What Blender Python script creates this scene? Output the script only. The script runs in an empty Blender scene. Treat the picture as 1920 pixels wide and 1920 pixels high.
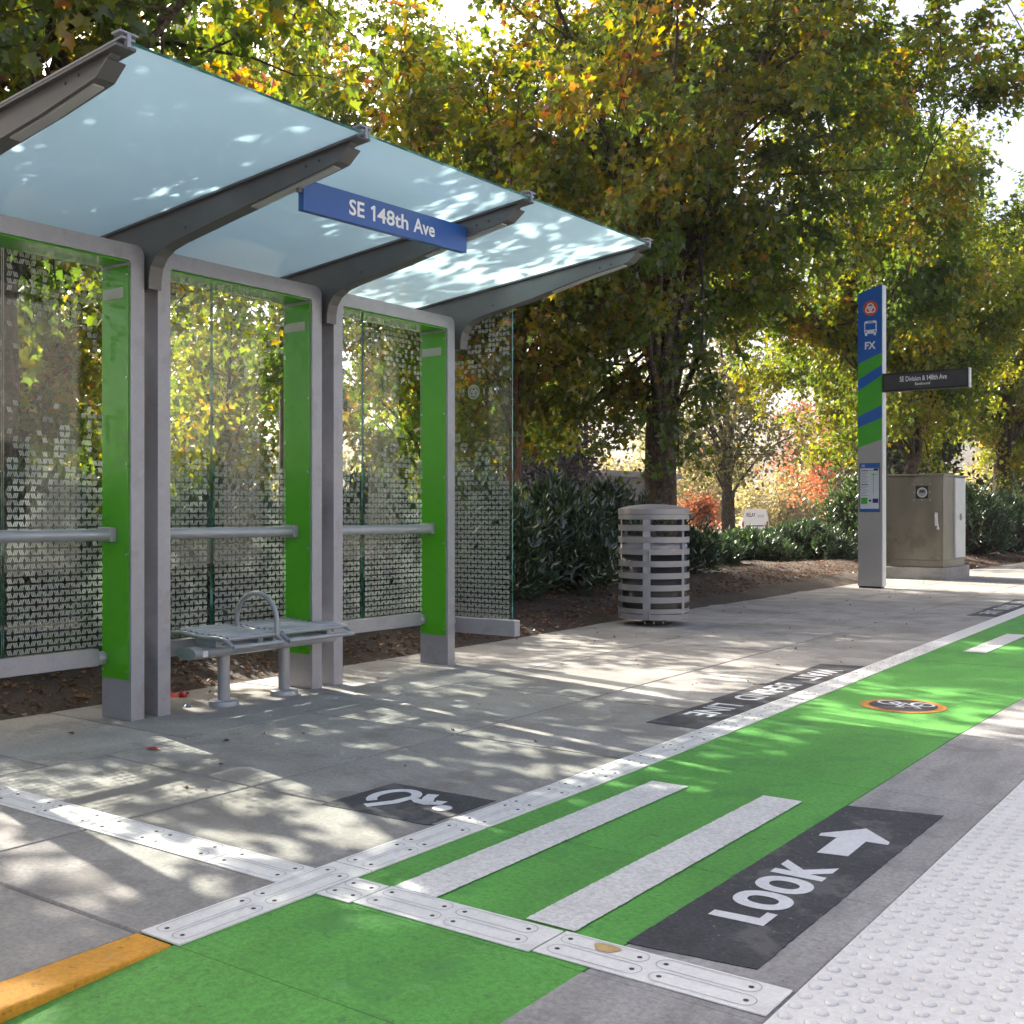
import bpy, math, random
import numpy as np
from mathutils import Vector, Matrix

S = bpy.context.scene
COL = S.collection
rnd = random.Random(7)
R_ = math.radians

# ------------------------------------------------------------------ materials
def nt(name):
    m = bpy.data.materials.new(name); m.use_nodes = True
    t = m.node_tree; t.nodes.clear()
    return m, t, t.nodes, t.links

def ramp(n, stops, interp='LINEAR'):
    r = n.new('ShaderNodeValToRGB'); cr = r.color_ramp; cr.interpolation = interp
    while len(cr.elements) > 1: cr.elements.remove(cr.elements[-1])
    for i, (p, c) in enumerate(stops):
        e = cr.elements[0] if i == 0 else cr.elements.new(p)
        e.position = p
        e.color = (c, c, c, 1) if isinstance(c, (int, float)) else (*c, 1)
    return r

def noise(n, l, co, scale, detail=4, rough=.55, stretch=None):
    t = n.new('ShaderNodeTexNoise'); t.inputs['Scale'].default_value = scale
    t.inputs['Detail'].default_value = detail; t.inputs['Roughness'].default_value = rough
    if stretch:
        mp = n.new('ShaderNodeMapping'); mp.inputs['Scale'].default_value = stretch
        l.new(co, mp.inputs['Vector']); l.new(mp.outputs['Vector'], t.inputs['Vector'])
    else:
        l.new(co, t.inputs['Vector'])
    return t.outputs['Fac']

def mixc(n, l, fac, a, b, mode='MIX'):
    m = n.new('ShaderNodeMix'); m.data_type = 'RGBA'; m.blend_type = mode
    if isinstance(fac, (int, float)): m.inputs[0].default_value = fac
    else: l.new(fac, m.inputs[0])
    for i, v in ((6, a), (7, b)):
        if isinstance(v, tuple): m.inputs[i].default_value = (*v, 1)
        else: l.new(v, m.inputs[i])
    return m.outputs[2]

def coords(n):
    return n.new('ShaderNodeTexCoord').outputs['Object']

def surf(name, base, var=.12, scale=6., rough=.5, metal=0., bump=.0, bscale=120., spots=None,
         island=0., fine=0., coat=0., rvar=.0, stretch=None, spec=.5):
    """general painted / mineral surface: base colour with soft wear, fine grain and optional spots"""
    m, t, n, l = nt(name)
    co = coords(n)
    out = n.new('ShaderNodeOutputMaterial'); p = n.new('ShaderNodeBsdfPrincipled')
    l.new(p.outputs[0], out.inputs[0])
    nz = noise(n, l, co, scale, 6, .6, stretch)
    lo = tuple(max(0, c * (1 - var)) for c in base); hi = tuple(min(1, c * (1 + var)) for c in base)
    r = ramp(n, [(.3, lo), (.7, hi)]); l.new(nz, r.inputs[0]); c = r.outputs[0]
    if fine:
        f = noise(n, l, co, 55., 4, .8)
        r2 = ramp(n, [(.36, 1 - 1.5 * fine), (.60, 1.)]); l.new(f, r2.inputs[0])
        c = mixc(n, l, 1., c, r2.outputs[0], 'MULTIPLY')
    if island:
        g = n.new('ShaderNodeNewGeometry')
        r3 = ramp(n, [(0, 1 - island), (1, 1.)]); l.new(g.outputs['Random Per Island'], r3.inputs[0])
        c = mixc(n, l, 1., c, r3.outputs[0], 'MULTIPLY')
    for sp in (spots or []):
        scol, sscale, thr, amt = sp
        s = noise(n, l, co, sscale, 5, .65)
        r4 = ramp(n, [(thr - .035, 0.), (thr + .02, amt)]); l.new(s, r4.inputs[0])
        c = mixc(n, l, r4.outputs[0], c, scol)
    l.new(c, p.inputs['Base Color'])
    p.inputs['Roughness'].default_value = rough; p.inputs['Metallic'].default_value = metal
    if rvar:
        rr = ramp(n, [(.3, rough - rvar), (.7, rough + rvar)]); l.new(nz, rr.inputs[0]); l.new(rr.outputs[0], p.inputs['Roughness'])
    p.inputs['Coat Weight'].default_value = coat; p.inputs['Specular IOR Level'].default_value = spec
    if bump:
        b = n.new('ShaderNodeBump'); b.inputs['Strength'].default_value = bump; b.inputs['Distance'].default_value = .004
        l.new(noise(n, l, co, bscale, 4, .7), b.inputs['Height']); l.new(b.outputs[0], p.inputs['Normal'])
    return m

DARK = (.05, .045, .04)
M = {}
M['concrete'] = surf('pavement_concrete', (.405, .385, .355), .22, 2.0, .85, bump=.6, bscale=110, island=.2, fine=.2,
                     spots=[((.19, .175, .155), 2.1, .575, .5), ((.47, .445, .405), 5., .64, .4),
                            ((.19, .175, .15), .6, .58, .5), ((.10, .095, .09), 30., .70, .7), ((.09, .085, .08), 11., .70, .5)])
M['concrete_lane'] = surf('lane_concrete', (.365, .352, .338), .24, 2.2, .8, bump=.6, bscale=110, fine=.22,
                          spots=[((.17, .165, .155), 3.1, .61, .45), ((.09, .09, .09), 32., .70, .7), ((.22, .21, .2), 14., .65, .4)], stretch=(3, 1, 1))
M['joint'] = surf('joint_dirt', (.045, .04, .035), .3, 30, .95)
M['green_lane'] = surf('green_lane_paint', (.108, .39, .060), .18, 1.7, .7, bump=.8, bscale=100, fine=.24,
                       spots=[((.06, .24, .05), 3.0, .60, .5), ((.17, .42, .13), 7., .64, .4), ((.025, .09, .03), 40., .685, .85), ((.05, .17, .05), 15., .66, .6),
                              ((.24, .27, .22), 16., .705, .7)],
                       stretch=(2.4, 1, 1))
M['white_paint'] = surf('worn_white_paint', (.77, .75, .715), .07, 3, .7, bump=.4, bscale=140, fine=.2,
                        spots=[((.35, .34, .33), 26., .70, .6), ((.52, .51, .50), 4., .62, .4), ((.15, .22, .13), 60., .74, .6)])
M['letter_white'] = surf('white_lettering', (.72, .72, .73), .06, 5, .65, fine=.1, spots=[((.3, .3, .3), 50., .70, .5)])
M['plate_white'] = surf('white_plastic_plate', (.84, .82, .785), .05, 4, .5, bump=.15, bscale=60, fine=.08,
                        spots=[((.5, .485, .46), 4.5, .64, .45), ((.25, .24, .23), 22., .71, .65)])
M['plate_line'] = surf('plate_groove', (.44, .44, .45), .3, 8, .8)
M['bolt'] = surf('bolt_steel', (.10, .095, .09), .2, 50, .5, .7)
M['stain'] = surf('yellow_stain', (.55, .38, .16), .2, 40, .8)
M['dark_panel'] = surf('dark_grey_thermoplastic', (.062, .062, .07), .25, 3, .75, bump=.6, bscale=130, fine=.3,
                       spots=[((.14, .135, .13), 3., .55, .6), ((.025, .025, .028), 7., .58, .5), ((.26, .26, .27), 60., .665, .8)])
M['tactile'] = surf('white_tactile_tile', (.82, .795, .755), .06, 3., .6, bump=.2, bscale=260, fine=.1,
                    spots=[((.58, .57, .55), 2.2, .64, .5), ((.38, .37, .36), 6., .70, .5), ((.3, .295, .29), 26., .73, .6)])
M['tactile_shade'] = surf('shade_round_domes', (.60, .595, .58), .2, 7, .8, fine=.15)  # shading at the dome edges, kept as a colour of its own
M['yellow_kerb'] = surf('yellow_kerb_paint', (.72, .33, .025), .16, 4, .7, bump=.6, bscale=90, fine=.16, spots=[((.45, .33, .2), 9., .64, .6), ((.2, .12, .04), 30., .64, .6), ((.5, .22, .03), 3., .56, .5)])
M['orange_paint'] = surf('orange_paint', (.62, .27, .05), .15, 12, .7, fine=.2)
M['asphalt'] = surf('road_asphalt', (.115, .11, .105), .25, 6, .85, bump=.6, bscale=200, fine=.4)
M['soil'] = surf('bare_soil', (.078, .056, .041), .4, 1.4, .95, bump=1., bscale=40, fine=.5,
                 spots=[((.17, .14, .115), 25., .63, .7), ((.05, .036, .026), 6., .58, .6), ((.22, .20, .18), 70., .70, .7)])
M['lot'] = surf('parking_lot', (.21, .195, .175), .2, .3, .9)
M['grey_metal'] = surf('silver_grey_paint', (.325, .325, .36), .07, 9, .42, .25, bump=.05, bscale=400, fine=.05, rvar=.06,
                       spots=[((.24, .23, .235), 5., .60, .4), ((.18, .175, .17), 24., .73, .4)])
M['grey_dark'] = surf('arm_grey_paint', (.135, .13, .132), .1, 7, .45, .25, bump=.05, bscale=300, rvar=.05)
M['bench_metal'] = surf('bench_grey_paint', (.33, .345, .37), .06, 12, .36, .3, rvar=.05, spots=[((.2, .2, .2), 20., .70, .4)])
M['bin_metal'] = surf('bin_grey_paint', (.275, .27, .285), .06, 8, .35, .2, rvar=.06, spots=[((.24, .23, .22), 10., .66, .4)])
M['bin_dark'] = surf('bin_liner_black', (.012, .012, .013), .2, 8, .5)
M['steel'] = surf('brushed_steel', (.43, .42, .41), .06, 2, .45, .3, fine=.03, rvar=.07, spots=[((.33, .32, .31), 3., .60, .4)])
M['steel_dirty'] = surf('dirty_stainless', (.235, .215, .178), .12, 1.7, .42, .6, rvar=.1, stretch=(2.5, 2.5, 1),
                        spots=[((.16, .14, .11), 2.4, .57, .6), ((.3, .28, .24), 6., .66, .3)])
M['steel_light'] = surf('pale_aluminium_and_lit_sides', (.62, .62, .63), .06, 6, .4, .35)  # pale metal fittings; on pylon and cabinet sides the paleness stands for light
M['green_panel'] = surf('green_enamel', (.075, .37, .014), .05, 3, .16, spec=.34, spots=[((.05, .2, .03), 6., .62, .3)])
M['notice'] = surf('notice_plate', (.42, .45, .42), .05, 9, .4)
M['screw'] = surf('screw_head', (.45, .45, .45), .1, 9, .3, .8)
M['blue_sign'] = surf('blue_sign_face', (.022, .092, .35), .06, 3, .35, coat=.3, bump=.05, bscale=90)
M['sign_white'] = surf('sign_lettering', (.80, .80, .82), .02, 3, .4)
M['pyl_blue'] = surf('pylon_blue', (.012, .115, .43), .04, 3, .35, coat=.2)
M['pyl_green'] = surf('pylon_green', (.055, .38, .03), .04, 3, .35, coat=.2)
M['pyl_orange'] = surf('emblem_orange', (.62, .085, .03), .03, 3, .4)
M['black'] = surf('black_plastic', (.015, .015, .016), .2, 8, .4)
M['screen_grey'] = surf('display_grey', (.05, .05, .055), .05, 8, .3)
M['poster'] = surf('poster_paper', (.62, .65, .68), .03, 8, .4)
M['poster_grey'] = surf('poster_print', (.30, .32, .35), .1, 60, .5)
M['poster_navy'] = surf('poster_navy', (.03, .03, .16), .1, 10, .4)
M['plinth'] = surf('plinth_concrete', (.33, .32, .30), .18, 5, .9, bump=.5, fine=.2, spots=[((.16, .15, .13), 6., .62, .5)])
M['van_white'] = surf('van_white', (.78, .78, .78), .03, 2, .35, coat=.3)
M['van_glass'] = surf('van_window', (.06, .07, .08), .1, 2, .1)
M['tail_red'] = surf('tail_lamp', (.5, .03, .02), .1, 9, .25)
M['tyre'] = surf('tyre_rubber', (.03, .03, .03), .2, 9, .8)
M['wall_pale'] = surf('pale_render_wall', (.36, .345, .325), .08, .4, .9)
M['wall_grey'] = surf('grey_wall', (.085, .08, .09), .1, .5, .9)
M['red_plastic'] = surf('red_wrapper', (.55, .02, .03), .1, 20, .4)
M['blue_plastic'] = surf('blue_wrapper', (.03, .16, .40), .1, 20, .4)
M['purple_plastic'] = surf('purple_wrapper', (.20, .16, .45), .1, 20, .4)
M['white_plastic'] = surf('white_wrapper', (.7, .7, .7), .1, 20, .5)
M['bark'] = surf('maple_bark', (.10, .070, .048), .45, 5, .95, bump=1., bscale=30, fine=.4, stretch=(4, 4, .6),
                 spots=[((.025, .018, .014), 11., .53, .75), ((.24, .21, .17), 15., .63, .6)])
M['bark_red'] = surf('reddish_bark', (.17, .085, .05), .4, 6, .95, bump=1., bscale=26, fine=.3, spots=[((.05, .035, .028), 10., .56, .8)])

def schlick(n, l, f0=.028):
    lw = n.new('ShaderNodeLayerWeight'); lw.inputs[0].default_value = .5
    p = n.new('ShaderNodeMath'); p.operation = 'POWER'; p.inputs[1].default_value = 5.
    l.new(lw.outputs['Facing'], p.inputs[0])
    q = n.new('ShaderNodeMath'); q.operation = 'MULTIPLY_ADD'; q.inputs[1].default_value = 1 - f0; q.inputs[2].default_value = f0
    l.new(p.outputs[0], q.inputs[0]); return q.outputs[0]
def glass_mat():
    m, t, n, l = nt('clear_glass')
    out = n.new('ShaderNodeOutputMaterial'); mx = n.new('ShaderNodeMixShader')
    tr = n.new('ShaderNodeBsdfTransparent'); tr.inputs[0].default_value = (.93, .965, .945, 1)
    gl = n.new('ShaderNodeBsdfGlossy'); gl.inputs['Roughness'].default_value = .01
    l.new(schlick(n, l), mx.inputs[0]); l.new(tr.outputs[0], mx.inputs[1]); l.new(gl.outputs[0], mx.inputs[2])
    l.new(mx.outputs[0], out.inputs[0])
    return m
M['glass'] = glass_mat()
def glass_edge():
    m, t, n, l = nt('green_glass_edge')
    out = n.new('ShaderNodeOutputMaterial'); p = n.new('ShaderNodeBsdfPrincipled'); l.new(p.outputs[0], out.inputs[0])
    r = ramp(n, [(.4, (.006, .06, .045)), (.54, (.03, .17, .13)), (.68, (.2, .42, .40))])
    l.new(noise(n, l, coords(n), 5., 3, .7, (1, 1, .6)), r.inputs[0]); l.new(r.outputs[0], p.inputs['Base Color'])
    p.inputs['Roughness'].default_value = .15
    return m
M['glass_edge'] = glass_edge()
def frosted(name, ct, cd, k, rough=.05, gloss=True):
    m, t, n, l = nt(name)
    out = n.new('ShaderNodeOutputMaterial')
    co = coords(n); nz = noise(n, l, co, 1.5, 5, .6)
    rt = ramp(n, [(.3, tuple(c * .93 for c in ct)), (.7, ct)]); l.new(nz, rt.inputs[0])
    a = n.new('ShaderNodeBsdfTranslucent'); l.new(rt.outputs[0], a.inputs[0])
    b = n.new('ShaderNodeBsdfDiffuse'); b.inputs[0].default_value = (*cd, 1)
    mx = n.new('ShaderNodeMixShader'); mx.inputs[0].default_value = k
    l.new(a.outputs[0], mx.inputs[1]); l.new(b.outputs[0], mx.inputs[2])
    if gloss:
        g = n.new('ShaderNodeBsdfGlossy'); g.inputs['Roughness'].default_value = rough
        m2 = n.new('ShaderNodeMixShader'); l.new(schlick(n, l), m2.inputs[0]); l.new(mx.outputs[0], m2.inputs[1]); l.new(g.outputs[0], m2.inputs[2])
        l.new(m2.outputs[0], out.inputs[0])
    else: l.new(mx.outputs[0], out.inputs[0])
    return m
M['roof_glass'] = frosted('frosted_roof_glass', (.60, .83, .93), (.44, .62, .70), .25)
M['frit'] = frosted('white_glass_frit', (.27, .295, .28), (.37, .39, .365), .72, gloss=False)
M['lens'] = frosted('lamp_lens', (.6, .6, .6), (.6, .6, .6), .7)
M['bag'] = frosted('clear_bin_bag', (.5, .5, .55), (.5, .5, .55), .5, .15)

def leafmat(name, stops, trans=2.4, mixk=.57, gloss=.05, rough=.38):
    m, t, n, l = nt(name)
    out = n.new('ShaderNodeOutputMaterial')
    at = n.new('ShaderNodeAttribute'); at.attribute_name = 'tone'
    r = ramp(n, stops); l.new(at.outputs['Fac'], r.inputs[0])
    d = n.new('ShaderNodeBsdfDiffuse'); l.new(r.outputs[0], d.inputs[0])
    tr = n.new('ShaderNodeBsdfTranslucent')
    hs = n.new('ShaderNodeHueSaturation'); hs.inputs['Saturation'].default_value = 1.08; hs.inputs['Value'].default_value = trans
    l.new(r.outputs[0], hs.inputs['Color']); l.new(hs.outputs[0], tr.inputs[0])
    mx = n.new('ShaderNodeMixShader'); mx.inputs[0].default_value = mixk
    l.new(d.outputs[0], mx.inputs[1]); l.new(tr.outputs[0], mx.inputs[2])
    g = n.new('ShaderNodeBsdfGlossy'); g.inputs['Roughness'].default_value = rough
    m2 = n.new('ShaderNodeMixShader'); m2.inputs[0].default_value = gloss
    l.new(mx.outputs[0], m2.inputs[1]); l.new(g.outputs[0], m2.inputs[2]); l.new(m2.outputs[0], out.inputs[0])
    return m
M['leaf_maple'] = leafmat('autumn_maple_leaf', [(0, (.045, .075, .012)), (.35, (.07, .098, .012)), (.6, (.135, .132, .012)), (.8, (.205, .14, .014)), (.92, (.20, .075, .02)), (1, (.15, .055, .022))], 2.7)
M['leaf_gold'] = leafmat('golden_maple_leaf', [(0, (.045, .075, .012)), (.4, (.105, .125, .014)), (.75, (.17, .15, .014)), (1, (.19, .10, .02))], 2.5)
M['leaf_oak'] = leafmat('oak_leaf', [(0, (.07, .08, .03)), (.5, (.12, .11, .04)), (.85, (.17, .12, .05)), (1, (.24, .09, .05))], 2.2)
M['leaf_red'] = leafmat('red_autumn_leaf', [(0, (.16, .09, .04)), (.4, (.27, .10, .05)), (1, (.34, .11, .06))], 2.0)
M['leaf_pale'] = leafmat('pale_yellow_leaf', [(0, (.17, .15, .05)), (.6, (.26, .22, .08)), (1, (.33, .25, .12))], 2.0)
M['leaf_dark'] = leafmat('dark_plum_leaf', [(0, (.02, .02, .03)), (1, (.05, .04, .06))], 1.4)
M['leaf_conifer'] = leafmat('conifer_needles', [(0, (.02, .035, .016)), (1, (.05, .075, .03))], 1.5)
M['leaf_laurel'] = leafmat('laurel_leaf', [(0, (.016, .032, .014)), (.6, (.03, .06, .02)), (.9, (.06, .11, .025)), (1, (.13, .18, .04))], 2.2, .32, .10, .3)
M['leaf_litter'] = leafmat('fallen_leaf', [(0, (.10, .05, .03)), (.5, (.18, .09, .05)), (1, (.28, .15, .08))], 1.2, .2, .04)

# ------------------------------------------------------------------ mesh builder
class B:
    def __init__(s): s.v = []; s.f = []; s.m = []; s.sm = []
    def add(s, vs, fs, mi=0, smooth=False):
        o = len(s.v); s.v += [tuple(map(float, v)) for v in vs]
        for f in fs: s.f.append(tuple(i + o for i in f)); s.m.append(mi); s.sm.append(smooth)
    def box(s, x0, x1, y0, y1, z0, z1, mi=0):
        v = [(x, y, z) for x in (x0, x1) for y in (y0, y1) for z in (z0, z1)]
        s.add(v, [(0, 1, 3, 2), (4, 6, 7, 5), (0, 4, 5, 1), (2, 3, 7, 6), (0, 2, 6, 4), (1, 5, 7, 3)], mi)
    def poly(s, pts, mi=0): s.add(pts, [tuple(range(len(pts)))], mi)
    def prism(s, prof, fn, a, b, mi=0, capmi=None):
        """closed 2-D outline prof extruded between a and b; fn(u,v,w) -> xyz"""
        n = len(prof)
        v = [fn(u, w, a) for u, w in prof] + [fn(u, w, b) for u, w in prof]
        s.add(v, [(i, (i + 1) % n, n + (i + 1) % n, n + i) for i in range(n)], mi)
        s.add(v[:n], [tuple(range(n))[::-1]], mi if capmi is None else capmi)
        s.add(v[n:], [tuple(range(n))], mi if capmi is None else capmi)
    def tube(s, path, rad, seg=10, mi=0, cap=True, flat=1.):
        P = [Vector(p) for p in path]; n = len(P)
        rs = rad if isinstance(rad, (list, tuple, np.ndarray)) else [rad] * n
        prev = None; v = []
        for i in range(n):
            t = (P[min(i + 1, n - 1)] - P[max(i - 1, 0)]).normalized()
            if prev is None:
                a = Vector((0, 0, 1)) if abs(t.z) < .9 else Vector((1, 0, 0))
                u = t.cross(a).normalized()
            else:
                u = (prev - t * prev.dot(t)).normalized()
            w = t.cross(u); prev = u
            for k in range(seg):
                q = 2 * math.pi * k / seg
                v.append(P[i] + u * math.cos(q) * rs[i] + w * math.sin(q) * rs[i] * flat)
        f = []
        for i in range(n - 1):
            for k in range(seg):
                k2 = (k + 1) % seg
                f.append((i * seg + k, i * seg + k2, (i + 1) * seg + k2, (i + 1) * seg + k))
        s.add(v, f, mi, True)
        if cap:
            s.add(v[:seg], [tuple(range(seg))[::-1]], mi); s.add(v[-seg:], [tuple(range(seg))], mi)
    def lathe(s, prof, cx, cy, seg=40, mi=0, smooth=True, a0=0., a1=2 * math.pi):
        full = abs(a1 - a0 - 2 * math.pi) < 1e-6
        ns = seg if full else seg + 1; v = []
        for r, z in prof:
            for k in range(ns):
                q = a0 + (a1 - a0) * k / seg
                v.append((cx + r * math.cos(q), cy + r * math.sin(q), z))
        f = []
        for i in range(len(prof) - 1):
            for k in range(seg):
                k2 = (k + 1) % ns
                f.append((i * ns + k, i * ns + k2, (i + 1) * ns + k2, (i + 1) * ns + k))
        s.add(v, f, mi, smooth)
    def build(s, name, mats, parent=None, bevel=0., seg=2, loc=None):
        me = bpy.data.meshes.new(name); me.from_pydata(s.v, [], s.f)
        mats = mats if isinstance(mats, (list, tuple)) else [mats]
        for m in mats: me.materials.append(m)
        me.polygons.foreach_set('material_index', s.m); me.polygons.foreach_set('use_smooth', s.sm)
        me.update()
        o = bpy.data.objects.new(name, me); COL.objects.link(o)
        if parent:
            o.parent = parent
            me.transform(Matrix.Translation(-Vector(parent_world(parent))))
        if bevel:
            b = o.modifiers.new('bevel', 'BEVEL'); b.width = bevel; b.segments = seg; b.limit_method = 'ANGLE'; b.angle_limit = R_(40)
            b.harden_normals = False
        return o

def parent_world(p):
    v = Vector((0, 0, 0))
    while p is not None: v += p.location; p = p.parent
    return v

def tag(o, label=None, cat=None, group=None, kind=None):
    if label: o['label'] = label
    if cat: o['category'] = cat
    if group: o['group'] = group
    if kind: o['kind'] = kind
    return o
def thing(name, label, cat, loc=(0, 0, 0), group=None):
    o = bpy.data.objects.new(name, None); COL.objects.link(o); o.location = loc; o.empty_display_size = .2
    return tag(o, label, cat, group)
def structure(b, name, mats, **k): return tag(b.build(name, mats, **k), kind='structure')

_txt = {}
def text_polys(s, bold=0.0):
    """glyph outlines of s as verts, faces scaled to a unit-height box starting at 0,0"""
    key = (s, bold)
    if key in _txt: return _txt[key]
    c = bpy.data.curves.new('t', 'FONT'); c.body = s; c.offset = bold; c.resolution_u = 3; c.fill_mode = 'FRONT'
    o = bpy.data.objects.new('t', c); COL.objects.link(o)
    dg = bpy.context.evaluated_depsgraph_get(); dg.update()
    me = bpy.data.meshes.new_from_object(o.evaluated_get(dg))
    v = np.array([x.co[:2] for x in me.vertices]); f = [tuple(p.vertices) for p in me.polygons]
    bpy.data.objects.remove(o); bpy.data.curves.remove(c); bpy.data.meshes.remove(me)
    v -= v.min(0); ext = v.max(0)
    _txt[key] = (v / ext, f)
    return _txt[key]
def put_text(b, s, org, u, v, w, h, mi=0, bold=0.):
    """letters s filling the box of size w x h from org along unit vectors u (reading) and v (up)"""
    P, F = text_polys(s, bold); o, u, v = Vector(org), Vector(u), Vector(v)
    b.add([o + u * (p[0] * w) + v * (p[1] * h) for p in P], F, mi)
def disc(b, c, u, v, r, mi=0, n=32, r2=None):
    c, u, v = Vector(c), Vector(u), Vector(v)
    ring = lambda q: [c + u * (math.cos(2 * math.pi * k / n) * q) + v * (math.sin(2 * math.pi * k / n) * q) for k in range(n)]
    if r2 is None: b.poly(ring(r), mi)
    else: b.add(ring(r) + ring(r2), [(k, (k + 1) % n, n + (k + 1) % n, n + k) for k in range(n)], mi)
def stroke(b, pts, w, z, mi=0):
    """flat band of width w along 2-D points lying on the ground at height z"""
    P = [Vector((p[0], p[1], 0)) for p in pts]; L = []; Rr = []
    for i in range(len(P)):
        t = (P[min(i + 1, len(P) - 1)] - P[max(i - 1, 0)]).normalized(); nn = Vector((-t.y, t.x, 0))
        L.append(P[i] + nn * w / 2 + Vector((0, 0, z))); Rr.append(P[i] - nn * w / 2 + Vector((0, 0, z)))
    n = len(P)
    b.add(L + Rr, [(i, n + i, n + i + 1, i + 1) for i in range(n - 1)], mi)

def fastmesh(name, V, nper, mat, tone=None, parent=None, smooth=False):
    """V: (faces, nper, 3) array of separate polygons, tone: one number per face"""
    nf = V.shape[0]; me = bpy.data.meshes.new(name)
    me.vertices.add(nf * nper); me.vertices.foreach_set('co', V.astype(np.float32).ravel())
    me.loops.add(nf * nper); me.loops.foreach_set('vertex_index', np.arange(nf * nper, dtype=np.int32))
    me.polygons.add(nf); me.polygons.foreach_set('loop_start', np.arange(0, nf * nper, nper, dtype=np.int32))
    me.materials.append(mat); me.update(calc_edges=True)
    if tone is not None:
        a = me.attributes.new('tone', 'FLOAT', 'FACE'); a.data.foreach_set('value', tone.astype(np.float32))
    o = bpy.data.objects.new(name, me); COL.objects.link(o)
    if parent: o.parent = parent
    return o

# ------------------------------------------------------------------ ground, pavement, lane
def bend(y):   # the divider strip drifts gently away from the lane further on
    return float(np.interp(y, [4.3, 8.3, 11, 14.5, 40], [0, -.09, -.15, -.22, -.75]))
def soil_z(x, y):
    d = np.maximum(-5.85 - x, 0)
    bank = .24 * np.clip(d / 1.7, 0, 1) ** .8
    fall = -.75 * np.clip((d - 5) / 9, 0, 1)
    lump = .02 * np.sin(x * 5.1 + y * 2.3) * np.cos(y * 4.2 - x * 1.7) + .012 * np.sin(11 * x + 3) * np.sin(9 * y)
    return -.035 + bank + fall + lump * np.clip(d / .4, 0, 1)

# terrain: one sheet to the horizon, finer near the stop
xs = np.concatenate([-np.geomspace(300, 20, 14), np.linspace(-18, -9, 22), np.linspace(-8.8, -5.0, 40), [-1, .5, 6, 14, 40, 120, 300]])
ys = np.concatenate([-np.geomspace(300, 12, 8), np.linspace(-8, 36, 150), np.geomspace(40, 450, 16)])
XX, YY = np.meshgrid(xs, ys, indexing='ij'); ZZ = soil_z(XX, YY)
ZZ = np.where(XX > -5.2, -.35, ZZ)
b = B(); nx, ny = len(xs), len(ys)
vv = np.stack([XX, YY, ZZ], -1).reshape(-1, 3)
b.add(vv, [(i * ny + j, (i + 1) * ny + j, (i + 1) * ny + j + 1, i * ny + j + 1) for i in range(nx - 1) for j in range(ny - 1)], 0, True)
for k, f in enumerate(b.f):
    if all(b.v[i][0] < -14.5 for i in f): b.m[k] = 1
structure(b, 'ground', [M['soil'], M['lot']])
b = B(); b.box(-.2, 9, -60, 120, -.34, -.30); structure(b, 'road', M['asphalt'])

Y0, Y1 = -2.5, 60.
# dark bed under the slabs: seen only through the joints
b = B(); b.poly([(-6.3, Y0, -.03), (-.22, Y0, -.03), (-.22, Y1, -.03), (-6.3, Y1, -.03)]); structure(b, 'pavement_bed', M['joint'])
back = lambda y: float(np.interp(y, [Y0, 9, 12.8, 19.5, 21.6, 23.2, 28, 60], [-5.88, -5.92, -6.3, -6.5, -6.35, -5.65, -5.42, -5.4]))
def slab(b, quad, mi=0, z=0., g=.010, dep=.03):
    c = sum((Vector((p[0], p[1], 0)) for p in quad), Vector()) / 4
    q1 = [];
    for p in quad:
        d = c - Vector((p[0], p[1], 0)); q1.append(Vector((p[0] + math.copysign(g, d.x), p[1] + math.copysign(g, d.y), z)))
    q0 = [Vector((p.x - math.copysign(.004, (c - p).x), p.y - math.copysign(.004, (c - p).y), z - .008)) for p in q1]
    q2 = [Vector((p.x, p.y, z - dep)) for p in q0]
    b.add(q1 + q0 + q2, [(0, 1, 2, 3)] + [(i, 4 + i, 4 + (i + 1) % 4, (i + 1) % 4) for i in range(4)] + [(4 + i, 8 + i, 8 + (i + 1) % 4, 4 + (i + 1) % 4) for i in range(4)], mi)
b = B()
ja = lambda y: float(np.interp(y, [3, 8, 16, 60], [-4.65, -4.70, -4.95, -4.75]))
jb = lambda y: float(np.interp(y, [4.5, 10, 60], [-3.61, -3.67, -4.1]))
st = lambda y: -2.60 + bend(y)
TA = [Y0, .5, 1.87, 3.15, 4.51, 5.88, 7.33, 8.79, 10.28] + [10.28 + 1.42 * k for k in range(1, 32)]
TC = [Y0, 1.2, 2.86, 3.63, 5.05, 6.46, 7.9, 9.35] + [9.35 + 1.42 * k for k in range(1, 32)]
TB = [Y0, .5, 1.87, 3.15, 4.51, 5.86, 7.30, 8.77, 10.24] + [10.24 + 1.42 * k for k in range(1, 32)]
for T, xa, xb in ((TC, back, ja), (TB, ja, jb), (TA, jb, st)):
    for a, c in zip(T[:-1], T[1:]):
        slab(b, [(xa(a), a), (xb(a), a), (xb(c), c), (xa(c), c)])
structure(b, 'pavement', M['concrete'])

# strip of bed under divider strip + the bike lane and the concrete beside it
edge_r = lambda y: float(np.interp(y, [0, 6.2, 7.4, 14, 60], [-1.48, -1.475, -1.445, -1.40, -1.3]))
edge_l = lambda y: -2.435 + bend(y)
T = [2.36, 3.265, 4.63, 6.03, 7.45, 8.9, 10.3] + [10.3 + 1.42 * k for k in range(1, 32)]
lane = B(); side = B()
for a, c in zip(T[:-1], T[1:]):
    slab(lane, [(edge_l(a) - .17, a), (edge_r(a), a), (edge_r(c), c), (edge_l(c) - .17, c)], 0, 0., .004)
    slab(side, [(edge_r(a), a), (-1.0, a), (-1.0, c), (edge_r(c), c)], 0, 0., .003)
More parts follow.
